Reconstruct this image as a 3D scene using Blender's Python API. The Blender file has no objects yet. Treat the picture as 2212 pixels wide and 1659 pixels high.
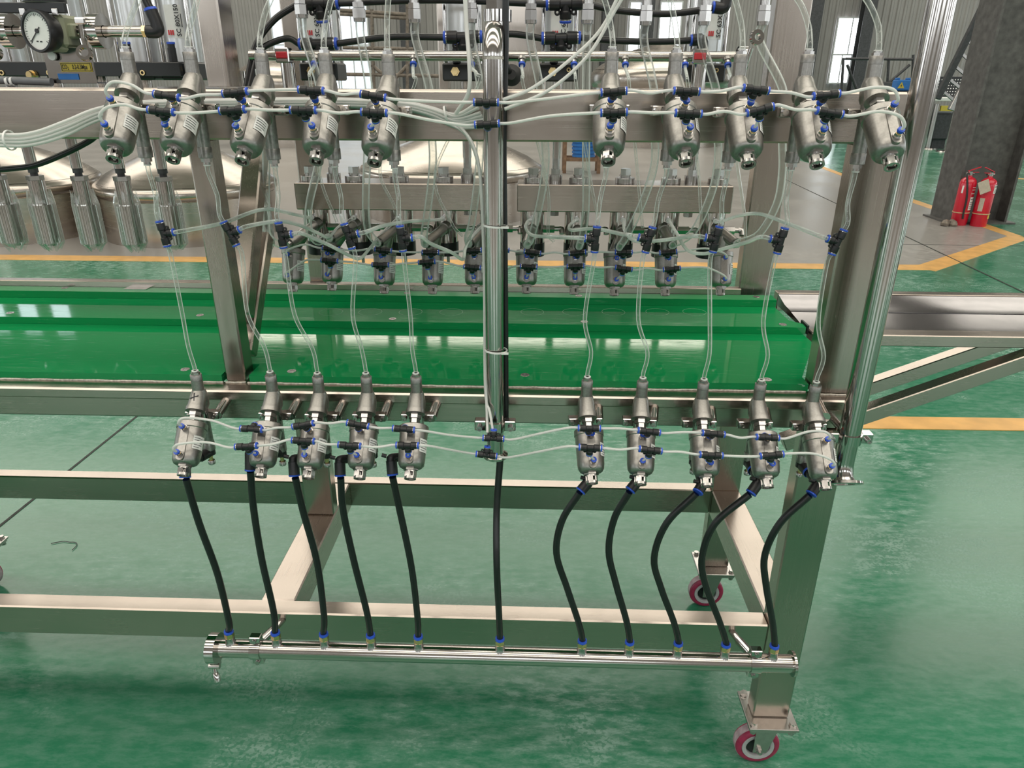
import bpy, math, random
from mathutils import Vector, Matrix
random.seed(7)
sc = bpy.context.scene
COL = sc.collection

# ------------------------------------------------------------------ camera
F_PX, W_PX, H_PX, CAM_H = 1530.0, 2212.0, 1659.0, 1.45
def cam_axes(p, y, r):
    cp, sp, cy, sy = math.cos(p), math.sin(p), math.cos(y), math.sin(y)
    f = Vector((sy*cp, cy*cp, -sp)); rt = Vector((cy, -sy, 0)); dn = f.cross(rt)
    c, s = math.cos(r), math.sin(r)
    return c*rt + s*dn, -s*rt + c*dn, f
RT, DN, FW = cam_axes(*[math.radians(a) for a in (23.06, -1.777, -0.2225)])
CAM = Vector((0, 0, CAM_H))
cd = bpy.data.cameras.new('camera'); cam = bpy.data.objects.new('camera', cd); COL.objects.link(cam)
cd.sensor_fit = 'HORIZONTAL'; cd.sensor_width = 36.0; cd.lens = 36.0*F_PX/W_PX; cd.clip_start = 0.02; cd.clip_end = 200
cam.matrix_world = Matrix(((RT.x, -DN.x, -FW.x, 0), (RT.y, -DN.y, -FW.y, 0), (RT.z, -DN.z, -FW.z, CAM_H), (0, 0, 0, 1)))
sc.camera = cam

# ------------------------------------------------------------------ light
sc.view_settings.view_transform = 'Standard'; sc.view_settings.look = 'None'
sc.view_settings.gamma = 1.0; sc.view_settings.use_curve_mapping = False
sc.view_settings.exposure = 0.1
w = bpy.data.worlds.new('daylight'); sc.world = w; w.use_nodes = True
w.node_tree.nodes['Background'].inputs[0].default_value = (0.85, 0.92, 1.0, 1); w.node_tree.nodes['Background'].inputs[1].default_value = 1.0
SKYLIGHT, WINDOW = 3.9, 3.8          # brightness of the daylit roof sheets and of the window panes
try:
    sc.cycles.use_light_tree = False; sc.cycles.adaptive_threshold = .02; sc.cycles.transparent_max_bounces = 16; sc.cycles.max_bounces = 6; sc.cycles.diffuse_bounces = 3; sc.cycles.caustics_reflective = False; sc.cycles.caustics_refractive = False; sc.cycles.sample_clamp_indirect = 6.0
except Exception: pass

# ------------------------------------------------------------------ measuring: where a sight line meets a plane of the place
def ray(x, y): return RT*((x-1106)/F_PX) + DN*((y-829.5)/F_PX) + FW
def at(x, y, Y): d = ray(x, y); return CAM + d*(Y/d.y)
def on(x, y, z): d = ray(x, y); return CAM + d*((z-CAM_H)/d.z)
def pts(l, Y=None): return [at(p[0], p[1], p[2] if len(p) > 2 else Y) for p in l]

# ------------------------------------------------------------------ mesh building
def frame_of(d):
    d = Vector(d).normalized(); a = Vector((0, 0, 1)) if abs(d.z) < .9 else Vector((1, 0, 0))
    u = a.cross(d).normalized(); return u, d.cross(u), d
class MB:
    def __init__(s): s.v = []; s.f = []
    def add(s, vs, fs):
        b = len(s.v); s.v += [Vector(q) for q in vs]; s.f += [tuple(i+b for i in f) for f in fs]; return s
    def box(s, x0, x1, y0, y1, z0, z1, c=0.0, M=None):
        if c <= 0:
            vs = [(x, y, z) for z in (z0, z1) for y in (y0, y1) for x in (x0, x1)]
            fs = [(0,2,3,1),(4,5,7,6),(0,1,5,4),(2,6,7,3),(0,4,6,2),(1,3,7,5)]
        else:
            vs = []; ix = {}
            X, Y, Z = (x0, x1), (y0, y1), (z0, z1)
            sg = lambda k: 1 if k == 0 else -1
            for i in (0,1):
                for j in (0,1):
                    for k in (0,1):
                        ix[i,j,k] = len(vs)
                        vs += [(X[i], Y[j]+sg(j)*c, Z[k]+sg(k)*c), (X[i]+sg(i)*c, Y[j], Z[k]+sg(k)*c), (X[i]+sg(i)*c, Y[j]+sg(j)*c, Z[k])]
            q = lambda i,j,k,a: ix[i,j,k]+a
            fs = []
            for i in (0,1):
                l = [q(i,0,0,0), q(i,1,0,0), q(i,1,1,0), q(i,0,1,0)]; fs.append(l if i else l[::-1])
                l = [q(0,i,0,1), q(1,i,0,1), q(1,i,1,1), q(0,i,1,1)]; fs.append(l[::-1] if i else l)
                l = [q(0,0,i,2), q(1,0,i,2), q(1,1,i,2), q(0,1,i,2)]; fs.append(l if i else l[::-1])
            for a in (0,1):
                for b in (0,1):
                    e = (a != b)
                    l = [q(0,a,b,1), q(1,a,b,1), q(1,a,b,2), q(0,a,b,2)]; fs.append(l if (a==0)==(b==0) else l[::-1])
                    l = [q(a,0,b,2), q(a,1,b,2), q(a,1,b,0), q(a,0,b,0)]; fs.append(l if (a==0)==(b==0) else l[::-1])
                    l = [q(a,b,0,0), q(a,b,1,0), q(a,b,1,1), q(a,b,0,1)]; fs.append(l if (a==0)==(b==0) else l[::-1])
            for k, b in ix.items(): fs.append((b, b+1, b+2) if sum(k) % 2 == 1 else (b, b+2, b+1))
            fs = [tuple(f) for f in fs]
        if M is not None: vs = [M @ Vector(p) for p in vs]
        return s.add(vs, fs)
    def bar(s, p0, p1, w, h, c=0.0, up=(0,0,1)):
        """rectangular tube from p0 to p1, w across, h along up"""
        p0, p1 = Vector(p0), Vector(p1); d = (p1-p0); L = d.length; d.normalize()
        u = Vector(up).cross(d)
        if u.length < 1e-4: u = Vector((1,0,0)).cross(d)
        u.normalize(); v = d.cross(u)
        M = Matrix(((u.x, v.x, d.x, p0.x), (u.y, v.y, d.y, p0.y), (u.z, v.z, d.z, p0.z), (0,0,0,1)))
        return s.box(-w/2, w/2, -h/2, h/2, 0, L, c, M)
    def lathe(s, p, d, prof, n=20, ph=0.0):
        u, v, d = frame_of(d); p = Vector(p); vs = []; fs = []; rows = []
        for t, r in prof:
            if r <= 1e-6: rows.append([len(vs)]); vs.append(p+d*t)
            else:
                rows.append(list(range(len(vs), len(vs)+n)))
                for k in range(n):
                    a = 2*math.pi*k/n+ph; vs.append(p + d*t + u*(r*math.cos(a)) + v*(r*math.sin(a)))
        for A, B in zip(rows, rows[1:]):
            if len(A) == 1 and len(B) == 1: continue
            for k in range(n):
                k2 = (k+1) % n
                if len(A) == 1: fs.append((A[0], B[k2], B[k]))
                elif len(B) == 1: fs.append((A[k], A[k2], B[0]))
                else: fs.append((A[k], A[k2], B[k2], B[k]))
        return s.add(vs, fs)
    def cyl(s, p0, p1, r, r1=None, n=16, ph=0.0):
        p0, p1 = Vector(p0), Vector(p1); L = (p1-p0).length; r1 = r if r1 is None else r1
        return s.lathe(p0, p1-p0, [(0,0),(0,r),(L,r1),(L,0)], n, ph)
    def ring(s, p, d, r0, r1, h, n=24):
        return s.lathe(p, d, [(0,r0),(0,r1),(h,r1),(h,r0),(0,r0)], n)
    def tube(s, P, r, n=10, res=6, smooth=True, cap=True):
        P = [Vector(p) for p in P]
        if smooth and len(P) > 2:
            Q = [P[0]*2-P[1]] + P + [P[-1]*2-P[-2]]; C = []
            for i in range(1, len(Q)-2):
                a, b, c, d = Q[i-1], Q[i], Q[i+1], Q[i+2]
                for k in range(res):
                    t = k/res
                    C.append(.5*((2*b)+(c-a)*t+(2*a-5*b+4*c-d)*t*t+(3*b-a-3*c+d)*t**3))
            C.append(P[-1]); P = C
        vs = []; fs = []; u = None
        for i, p in enumerate(P):
            d = (P[min(i+1, len(P)-1)]-P[max(i-1, 0)]).normalized()
            if u is None: u = frame_of(d)[0]
            u = (u - d*u.dot(d)).normalized(); v = d.cross(u)
            for k in range(n):
                a = 2*math.pi*k/n; vs.append(p+u*(r*math.cos(a))+v*(r*math.sin(a)))
        for i in range(len(P)-1):
            for k in range(n):
                k2 = (k+1) % n; fs.append((i*n+k, i*n+k2, (i+1)*n+k2, (i+1)*n+k))
        if cap: fs.append(tuple(range(n-1, -1, -1))); fs.append(tuple(range((len(P)-1)*n, len(P)*n)))
        return s.add(vs, fs)
    def poly(s, P, z0, z1):
        """prism over a plan polygon (counter-clockwise)"""
        n = len(P); vs = [(p[0], p[1], z0) for p in P]+[(p[0], p[1], z1) for p in P]
        fs = [tuple(range(n-1, -1, -1)), tuple(range(n, 2*n))]+[(i, (i+1) % n, (i+1) % n+n, i+n) for i in range(n)]
        return s.add(vs, fs)
    def mesh(s, name, mat, org=Vector((0,0,0)), sharp=40):
        me = bpy.data.meshes.new(name); me.from_pydata([tuple(v-org) for v in s.v], [], s.f)
        me.polygons.foreach_set('use_smooth', [True]*len(me.polygons))
        me.set_sharp_from_angle(angle=math.radians(sharp)); me.materials.append(MAT[mat]); me.update(); return me
    def build(s, name, mat, parent=None, org=None, sharp=40):
        if parent is not None: o_ = world_org(parent)
        else: o_ = Vector(org) if org is not None else Vector((0,0,0))
        o = bpy.data.objects.new(name, s.mesh(name, mat, o_, sharp)); COL.objects.link(o)
        if parent is not None: o.parent = parent
        else: o.location = o_
        return o
def world_org(o):
    v = Vector((0,0,0))
    while o is not None: v = v+o.location; o = o.parent
    return v
def tag(o, label=None, cat=None, group=None, kind=None):
    if label: o['label'] = label
    if cat: o['category'] = cat
    if group: o['group'] = group
    if kind: o['kind'] = kind
    return o
def thing(name, label, cat, loc=(0,0,0), group=None):
    o = bpy.data.objects.new(name, None); o.empty_display_size = .05; COL.objects.link(o); o.location = loc
    return tag(o, label, cat, group)
def struct(o): o['kind'] = 'structure'; return o
def copy_tree(o, parent=None, M=None):
    c = o.copy(); COL.objects.link(c); c.parent = parent
    for ch in o.children: copy_tree(ch, c)
    return c
def place(o, loc, R=None):
    o.location = loc
    if R is not None: o.rotation_euler = R.to_euler()
    return o
def text(name, s, size, mat, parent, origin, xdir, ydir, sx=1.0, align='CENTER'):
    cu = bpy.data.curves.new('t', 'FONT'); cu.body = s; cu.size = size; cu.align_x = align; cu.align_y = 'CENTER'; cu.resolution_u = 2; cu.offset = size*.02
    ob = bpy.data.objects.new('t', cu); COL.objects.link(ob)
    me = bpy.data.meshes.new_from_object(ob); bpy.data.objects.remove(ob); bpy.data.curves.remove(cu)
    x = Vector(xdir).normalized(); y = Vector(ydir); y = (y-x*y.dot(x)).normalized(); o_ = Vector(origin)-world_org(parent)
    for v in me.vertices: v.co = o_+x*(v.co.x*sx)+y*v.co.y
    me.name = name; me.materials.clear(); me.materials.append(MAT[mat])
    o = bpy.data.objects.new(name, me); COL.objects.link(o); o.parent = parent; return o

# ------------------------------------------------------------------ materials
MAT = {}
def nodes_of(name):
    m = bpy.data.materials.new(name); m.use_nodes = True; MAT[name] = m
    return m, m.node_tree, m.node_tree.nodes['Principled BSDF']
def mat(name, col, rough=.5, metal=0.0, spec=.5, noise=0.0, nscale=40, emit=0, coat=0, bump=0):
    m, nt, b = nodes_of(name)
    b.inputs['Base Color'].default_value = (*col, 1); b.inputs['Roughness'].default_value = rough; b.inputs['Metallic'].default_value = metal
    b.inputs['Specular IOR Level'].default_value = spec
    if coat: b.inputs['Coat Weight'].default_value = coat; b.inputs['Coat Roughness'].default_value = .08
    if emit: b.inputs['Emission Color'].default_value = (*col, 1); b.inputs['Emission Strength'].default_value = emit
    if noise or bump:
        tc = nt.nodes.new('ShaderNodeTexCoord'); n = nt.nodes.new('ShaderNodeTexNoise'); n.inputs['Scale'].default_value = nscale; n.inputs['Detail'].default_value = 4
        nt.links.new(tc.outputs['Object'], n.inputs['Vector'])
        if noise:
            r = nt.nodes.new('ShaderNodeValToRGB'); r.color_ramp.elements[0].position = .3; r.color_ramp.elements[1].position = .7
            r.color_ramp.elements[0].color = (*[c*(1-noise) for c in col], 1); r.color_ramp.elements[1].color = (*[min(1, c*(1+noise)) for c in col], 1)
            nt.links.new(n.outputs['Fac'], r.inputs['Fac']); nt.links.new(r.outputs['Color'], b.inputs['Base Color'])
        if bump:
            bp = nt.nodes.new('ShaderNodeBump'); bp.inputs['Strength'].default_value = bump; bp.inputs['Distance'].default_value = .001
            nt.links.new(n.outputs['Fac'], bp.inputs['Height']); nt.links.new(bp.outputs['Normal'], b.inputs['Normal'])
    return m
def brushed(name, col, rough, grain, dark=.14, bump=.12):
    """brushed stainless steel, grain = noise stretch per axis"""
    m, nt, b = nodes_of(name)
    b.inputs['Metallic'].default_value = 1.0
    tc = nt.nodes.new('ShaderNodeTexCoord'); mp = nt.nodes.new('ShaderNodeMapping'); mp.inputs['Scale'].default_value = grain
    nt.links.new(tc.outputs['Object'], mp.inputs['Vector'])
    n = nt.nodes.new('ShaderNodeTexNoise'); n.inputs['Scale'].default_value = 1; n.inputs['Detail'].default_value = 3
    nt.links.new(mp.outputs['Vector'], n.inputs['Vector'])
    n2 = nt.nodes.new('ShaderNodeTexNoise'); n2.inputs['Scale'].default_value = 9; n2.inputs['Detail'].default_value = 3
    nt.links.new(tc.outputs['Object'], n2.inputs['Vector'])
    ad = nt.nodes.new('ShaderNodeMath'); ad.operation = 'ADD'; nt.links.new(n.outputs['Fac'], ad.inputs[0]); nt.links.new(n2.outputs['Fac'], ad.inputs[1])
    r = nt.nodes.new('ShaderNodeMapRange'); r.inputs[1].default_value = .6; r.inputs[2].default_value = 1.4; r.inputs[3].default_value = rough*.8; r.inputs[4].default_value = rough*1.25
    nt.links.new(ad.outputs[0], r.inputs[0]); nt.links.new(r.outputs[0], b.inputs['Roughness'])
    cr = nt.nodes.new('ShaderNodeValToRGB'); cr.color_ramp.elements[0].position = .3; cr.color_ramp.elements[1].position = .7
    cr.color_ramp.elements[0].color = (*[c*(1-dark) for c in col], 1); cr.color_ramp.elements[1].color = (*col, 1)
    nt.links.new(n.outputs['Fac'], cr.inputs['Fac']); nt.links.new(cr.outputs['Color'], b.inputs['Base Color'])
    bp = nt.nodes.new('ShaderNodeBump'); bp.inputs['Strength'].default_value = bump; bp.inputs['Distance'].default_value = .0004
    nt.links.new(n.outputs['Fac'], bp.inputs['Height']); nt.links.new(bp.outputs['Normal'], b.inputs['Normal'])
    return m
STEEL = (.445, .390, .345)
brushed('steel_x', STEEL, .24, (5, 900, 900), .10, .03)
brushed('steel_y', STEEL, .24, (900, 5, 900), .10, .03)
brushed('steel_z', STEEL, .24, (900, 900, 5), .10, .03)
brushed('steel_pipe', (.53, .50, .475), .14, (150, 150, 2), .06, .03)
brushed('steel_pipe_x', (.53, .495, .465), .16, (2, 150, 150), .06, .03)
mat('cast', (.36, .345, .325), .38, 1.0, noise=.10, nscale=300, bump=.15)
mat('cast_thread', (.33, .32, .305), .42, 1.0, noise=.22, nscale=160, bump=.2)
mat('polished', (.55, .525, .505), .10, 1.0, noise=.06, nscale=60)
mat('polished_grey', (.27, .255, .26), .17, 1.0, noise=.08, nscale=30)
mat('zinc', (.46, .44, .425), .24, 1.0, noise=.08, nscale=80)
mat('brass', (.72, .55, .28), .25, 1.0, noise=.08, nscale=90)
mat('black_plastic', (.012, .012, .014), .38, noise=.15, nscale=60)
mat('black_hose', (.010, .011, .012), .30, noise=.2, nscale=50)
mat('black_paint', (.015, .016, .018), .35, noise=.15, nscale=30)
mat('blue_plastic', (.03, .10, .62), .32, noise=.10, nscale=50)
mat('white_plastic', (.80, .80, .78), .40, noise=.05, nscale=60)
mat('label_white', (.82, .82, .80), .45, noise=.04, nscale=80)
mat('ink', (.03, .03, .035), .6, noise=.2, nscale=90)
mat('red_ink', (.62, .04, .05), .5, noise=.1, nscale=90)
mat('red_plastic', (.55, .02, .03), .35, noise=.1, nscale=60)
mat('cylinder_white', (.74, .75, .77), .28, .35, noise=.05, nscale=30)
mat('olive_paint', (.36, .38, .26), .42, noise=.06, nscale=60)
mat('label_yellow', (.62, .48, .06), .45, noise=.05, nscale=60)
mat('wheel_red', (.30, .02, .07), .42, noise=.25, nscale=60)
mat('wheel_tread', (.42, .32, .35), .6, noise=.3, nscale=70)
mat('wheel_grey', (.42, .42, .43), .5, noise=.1, nscale=60)
mat('dark_steel', (.055, .056, .060), .5, .3, noise=.25, nscale=18)
mat('column_paint', (.105, .102, .098), .55, .2, noise=.30, nscale=14, bump=.6)
mat('extinguisher_red', (.58, .012, .035), .25, noise=.06, nscale=12, coat=.4)
mat('rubber', (.02, .02, .02), .6, noise=.2, nscale=60)
mat('twine', (.55, .38, .22), .8, noise=.2, nscale=80)
mat('paper_tag', (.50, .44, .36), .8, noise=.1, nscale=50)
mat('wood_brown', (.20, .12, .07), .7, noise=.3, nscale=14)
mat('blue_paint', (.02, .16, .48), .45, noise=.1, nscale=30)
mat('machine_red', (.42, .02, .03), .4, noise=.08, nscale=8)
mat('rust_pipe', (.20, .17, .14), .6, .4, noise=.35, nscale=20)
mat('weld', (.50, .47, .42), .45, 1.0, noise=.3, nscale=220, bump=.8)
mat('roof_sheet', (.60, .57, .53), .6, noise=.06, nscale=1.2)
mat('wall_sheet', (.27, .258, .248), .5, noise=.05, nscale=2.0)
mat('wall_white', (.62, .66, .70), .5, noise=.05, nscale=1.0)
mat('skylight_sheet', (1.0, .93, .83), .6, emit=SKYLIGHT, noise=.02, nscale=2)
mat('window_pane', (.90, .96, 1.0), .4, emit=WINDOW, noise=.02, nscale=2)
mat('window_frame', (.55, .56, .57), .5, noise=.06, nscale=10)
mat('grey_hose', (.16, .17, .18), .35, noise=.1, nscale=40)
mat('floor_yellow', (.66, .37, .11), .38, noise=.16, nscale=9)
mat('joint_dark', (.035, .040, .035), .8, noise=.3, nscale=30)
def clear(name, tint, edge, gloss=.04, milk=0.0, rim=.45):
    m = bpy.data.materials.new(name); m.use_nodes = True; MAT[name] = m; nt = m.node_tree
    for q in list(nt.nodes):
        if q.type == 'BSDF_PRINCIPLED': nt.nodes.remove(q)
    out = nt.nodes['Material Output']
    tr = nt.nodes.new('ShaderNodeBsdfTransparent'); tr.inputs[0].default_value = (*tint, 1)
    gl = nt.nodes.new('ShaderNodeBsdfGlossy'); gl.inputs['Roughness'].default_value = gloss; gl.inputs['Color'].default_value = (.95, .97, .96, 1)
    df = nt.nodes.new('ShaderNodeBsdfDiffuse'); df.inputs[0].default_value = (.92, .94, .92, 1)
    tc = nt.nodes.new('ShaderNodeTexCoord'); nz = nt.nodes.new('ShaderNodeTexNoise'); nz.inputs['Scale'].default_value = 140; nz.inputs['Detail'].default_value = 2
    nt.links.new(tc.outputs['Object'], nz.inputs['Vector'])
    rmp = nt.nodes.new('ShaderNodeMapRange'); rmp.inputs[1].default_value = .55; rmp.inputs[2].default_value = .75; rmp.inputs[3].default_value = milk; rmp.inputs[4].default_value = min(1, milk+.16)
    nt.links.new(nz.outputs['Fac'], rmp.inputs[0])
    ge = nt.nodes.new('ShaderNodeNewGeometry'); fr = nt.nodes.new('ShaderNodeFresnel'); fr.inputs['IOR'].default_value = edge
    inv = nt.nodes.new('ShaderNodeMath'); inv.operation = 'SUBTRACT'; inv.inputs[0].default_value = 1.0; nt.links.new(ge.outputs['Backfacing'], inv.inputs[1])
    fx = nt.nodes.new('ShaderNodeMath'); fx.operation = 'MULTIPLY'; nt.links.new(fr.outputs[0], fx.inputs[0]); nt.links.new(inv.outputs[0], fx.inputs[1])
    # white edges by facing angle imitate the bright refraction lines of a clear wall
    lw = nt.nodes.new('ShaderNodeLayerWeight'); lw.inputs['Blend'].default_value = .5
    wl = nt.nodes.new('ShaderNodeMapRange'); wl.inputs[1].default_value = .16; wl.inputs[2].default_value = .48; wl.inputs[3].default_value = 0; wl.inputs[4].default_value = rim
    nt.links.new(lw.outputs['Facing'], wl.inputs[0])
    sm_ = nt.nodes.new('ShaderNodeMath'); sm_.operation = 'ADD'; sm_.use_clamp = True; nt.links.new(rmp.outputs[0], sm_.inputs[0]); nt.links.new(wl.outputs[0], sm_.inputs[1])
    tl = nt.nodes.new('ShaderNodeBsdfTranslucent'); tl.inputs[0].default_value = (.94, .96, .94, 1)
    ms = nt.nodes.new('ShaderNodeMixShader'); ms.inputs[0].default_value = .5; nt.links.new(df.outputs[0], ms.inputs[1]); nt.links.new(tl.outputs[0], ms.inputs[2])
    m1 = nt.nodes.new('ShaderNodeMixShader'); nt.links.new(sm_.outputs[0], m1.inputs[0]); nt.links.new(tr.outputs[0], m1.inputs[1]); nt.links.new(ms.outputs[0], m1.inputs[2])
    m2 = nt.nodes.new('ShaderNodeMixShader'); nt.links.new(fx.outputs[0], m2.inputs[0]); nt.links.new(m1.outputs[0], m2.inputs[1]); nt.links.new(gl.outputs[0], m2.inputs[2])
    nt.links.new(m2.outputs[0], out.inputs['Surface'])
clear('clear_tube', (.95, .97, .955), 1.50, .04, .06, .80)
clear('clear_wrap', (.95, .97, .96), 1.40, .10, .03, .30)
def milky(name):
    m, nt, b = nodes_of(name); out = nt.nodes['Material Output']
    b.inputs['Base Color'].default_value = (.92, .92, .90, 1)
    tl = nt.nodes.new('ShaderNodeBsdfTranslucent'); tl.inputs[0].default_value = (.92, .93, .91, 1)
    tc = nt.nodes.new('ShaderNodeTexCoord'); n = nt.nodes.new('ShaderNodeTexNoise'); n.inputs['Scale'].default_value = 60
    nt.links.new(tc.outputs['Object'], n.inputs['Vector'])
    r = nt.nodes.new('ShaderNodeMapRange'); r.inputs[3].default_value = .28; r.inputs[4].default_value = .42
    nt.links.new(n.outputs['Fac'], r.inputs[0]); nt.links.new(r.outputs[0], b.inputs['Roughness'])
    mx = nt.nodes.new('ShaderNodeMixShader'); mx.inputs[0].default_value = .45
    nt.links.new(b.outputs[0], mx.inputs[1]); nt.links.new(tl.outputs[0], mx.inputs[2]); nt.links.new(mx.outputs[0], out.inputs['Surface'])
milky('white_tube')
def green_board():
    m, nt, b = nodes_of('green_board')
    tc = nt.nodes.new('ShaderNodeTexCoord')
    mp = nt.nodes.new('ShaderNodeMapping'); mp.inputs['Scale'].default_value = (6, 60, 60); mp.inputs['Rotation'].default_value = (0, 0, .5)
    nt.links.new(tc.outputs['Object'], mp.inputs['Vector'])
    n = nt.nodes.new('ShaderNodeTexNoise'); n.inputs['Scale'].default_value = 3; n.inputs['Detail'].default_value = 6; n.inputs['Roughness'].default_value = .75
    nt.links.new(mp.outputs['Vector'], n.inputs['Vector'])
    cr = nt.nodes.new('ShaderNodeValToRGB'); cr.color_ramp.elements[0].position = .58; cr.color_ramp.elements[1].position = .80
    cr.color_ramp.elements[0].color = (.006, .290, .085, 1); cr.color_ramp.elements[1].color = (.10, .36, .18, 1)
    nt.links.new(n.outputs['Fac'], cr.inputs['Fac']); nt.links.new(cr.outputs['Color'], b.inputs['Base Color'])
    mr = nt.nodes.new('ShaderNodeMapRange'); mr.inputs[1].default_value = .45; mr.inputs[2].default_value = .8; mr.inputs[3].default_value = .03; mr.inputs[4].default_value = .16
    nt.links.new(n.outputs['Fac'], mr.inputs[0]); nt.links.new(mr.outputs[0], b.inputs['Roughness'])
    bp = nt.nodes.new('ShaderNodeBump'); bp.inputs['Strength'].default_value = .03; bp.inputs['Distance'].default_value = .0003
    nt.links.new(n.outputs['Fac'], bp.inputs['Height']); nt.links.new(bp.outputs['Normal'], b.inputs['Normal'])
green_board()
def floor_mat(name, base, dust, rough0, rough1, speck=True):
    m, nt, b = nodes_of(name)
    tc = nt.nodes.new('ShaderNodeTexCoord')
    def noise(scale, det=6, rgh=.6, stretch=None):
        n = nt.nodes.new('ShaderNodeTexNoise'); n.inputs['Scale'].default_value = scale; n.inputs['Detail'].default_value = det; n.inputs['Roughness'].default_value = rgh
        if stretch:
            mp = nt.nodes.new('ShaderNodeMapping'); mp.inputs['Scale'].default_value = stretch; nt.links.new(tc.outputs['Object'], mp.inputs['Vector']); nt.links.new(mp.outputs['Vector'], n.inputs['Vector'])
        else: nt.links.new(tc.outputs['Object'], n.inputs['Vector'])
        return n
    def rng(src, a, b_, c, d):
        r = nt.nodes.new('ShaderNodeMapRange'); r.interpolation_type = 'SMOOTHSTEP'
        for i, q in enumerate((a, b_, c, d)): r.inputs[i+1].default_value = q
        nt.links.new(src, r.inputs[0]); return r
    def mth(op, a, b_):
        q = nt.nodes.new('ShaderNodeMath'); q.operation = op; nt.links.new(a, q.inputs[0])
        if isinstance(b_, float): q.inputs[1].default_value = b_
        else: nt.links.new(b_, q.inputs[1])
        return q
    big = noise(1.1, 3, .6); fine = noise(22, 5, .72, (.6, 1.6, 1)); dots = noise(95, 1, .5)
    d1 = rng(big.outputs['Fac'], .40, .66, 0, 1); d2 = rng(fine.outputs['Fac'], .34, .78, 0, 1)
    dust_f = mth('MULTIPLY', d1.outputs[0], d2.outputs[0])
    dust_a = mth('ADD', mth('MULTIPLY', dust_f.outputs[0], .70).outputs[0], mth('MULTIPLY', d2.outputs[0], .28).outputs[0])
    if speck:
        dr = rng(dots.outputs['Fac'], .50, .56, 1, .45); patch = rng(noise(2.3, 2, .5).outputs['Fac'], .52, .60, 0, 1)
        mixd = nt.nodes.new('ShaderNodeMix'); nt.links.new(patch.outputs[0], mixd.inputs[0]); mixd.inputs[2].default_value = 1.0; nt.links.new(dr.outputs[0], mixd.inputs[3])
        dust_a = mth('MULTIPLY', mth('ADD', dust_a.outputs[0], mth('MULTIPLY', patch.outputs[0], .16).outputs[0]).outputs[0], mixd.outputs[0])
    mx = nt.nodes.new('ShaderNodeMix'); mx.data_type = 'RGBA'; nt.links.new(dust_a.outputs[0], mx.inputs[0])
    mx.inputs[6].default_value = (*base, 1); mx.inputs[7].default_value = (*dust, 1)
    nt.links.new(mx.outputs[2], b.inputs['Base Color'])
    rr = rng(dust_a.outputs[0], 0, .8, rough0, rough1); nt.links.new(rr.outputs[0], b.inputs['Roughness'])
    bp = nt.nodes.new('ShaderNodeBump'); bp.inputs['Strength'].default_value = .12; bp.inputs['Distance'].default_value = .002
    nt.links.new(noise(30, 1).outputs['Fac'], bp.inputs['Height']); nt.links.new(bp.outputs['Normal'], b.inputs['Normal'])
floor_mat('floor_green', (.018, .170, .086), (.26, .40, .345), .17, .42)
floor_mat('floor_grey', (.25, .238, .222), (.40, .38, .355), .30, .5, False)
ORD = ['leftmost', 'second from left', 'third from left', 'fourth from left', 'fifth from left', 'fifth from right', 'fourth from right', 'third from right', 'second from right', 'rightmost']
NTH = ['first', 'second', 'third', 'fourth', 'fifth', 'sixth', 'seventh', 'eighth', 'ninth', 'tenth', 'eleventh', 'twelfth']

# ================================================================== the hall
HX0, HX1, HY0, HY1, HZ = -26.0, 24.0, -14.0, 30.0, 12.8
floor = struct(MB().box(HX0, HX1, HY0, HY1, -.2, 0).build('floor', 'floor_green'))
def flat(P, z, name, m, parent): return MB().poly(P, 0.0, z).build(name, m, parent)
c1, c2 = on(2005, 580, 0), on(2197, 512, 0)
flat([(HX0, 6.12), (c1.x, 6.12), (c2.x, c2.y), (5.09, 10.0), (5.4, 14.0), (5.4, 22), (HX0, 22)], .0012, 'grey_floor_zone', 'floor_grey', floor)
flat([(HX0, HY0), (HX1, HY0), (HX1, -3.2), (HX0, -3.2)], .0012, 'grey_floor_zone', 'floor_grey', floor)  # unseen area behind the camera, added to keep green out of steel reflections
ZS = [.0018]
def strip(a, b, wd, name='floor_line', m='floor_yellow', z=None):
    if z is None: ZS[0] += .0003; z = ZS[0]
    a, b = Vector((a[0], a[1], 0)), Vector((b[0], b[1], 0)); d = (b-a).normalized(); n = Vector((-d.y, d.x, 0))*wd/2
    return flat([a-n, b-n, b+n, a+n], z, name, m, floor)
strip((-12, 6.10), (c1.x+.03, 6.10), .19)
strip((c1.x-.05, 6.04), (c2.x+.03, c2.y), .19)
strip((c2.x, c2.y+.02), (5.09, 10.0), .15); strip((5.09, 10.0), (5.4, 14.2), .13)
strip((7.6, 12.9), (12, 9.3), .13)
strip((1.2, 3.01), (6.0, 3.05), .13)
strip((-1.88, 1.75), (-1.84, 3.6), .011, 'floor_joint', 'joint_dark', .0016)
strip((4.10, 12.2), (3.69, 5.0), .012, 'floor_joint', 'joint_dark', .0042)
strip((3.2, 7.05), (4.9, 7.05), .010, 'floor_joint', 'joint_dark', .0022)
strip((1.6, 4.45), (3.9, 4.42), .008, 'floor_joint', 'joint_dark', .0016)

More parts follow.
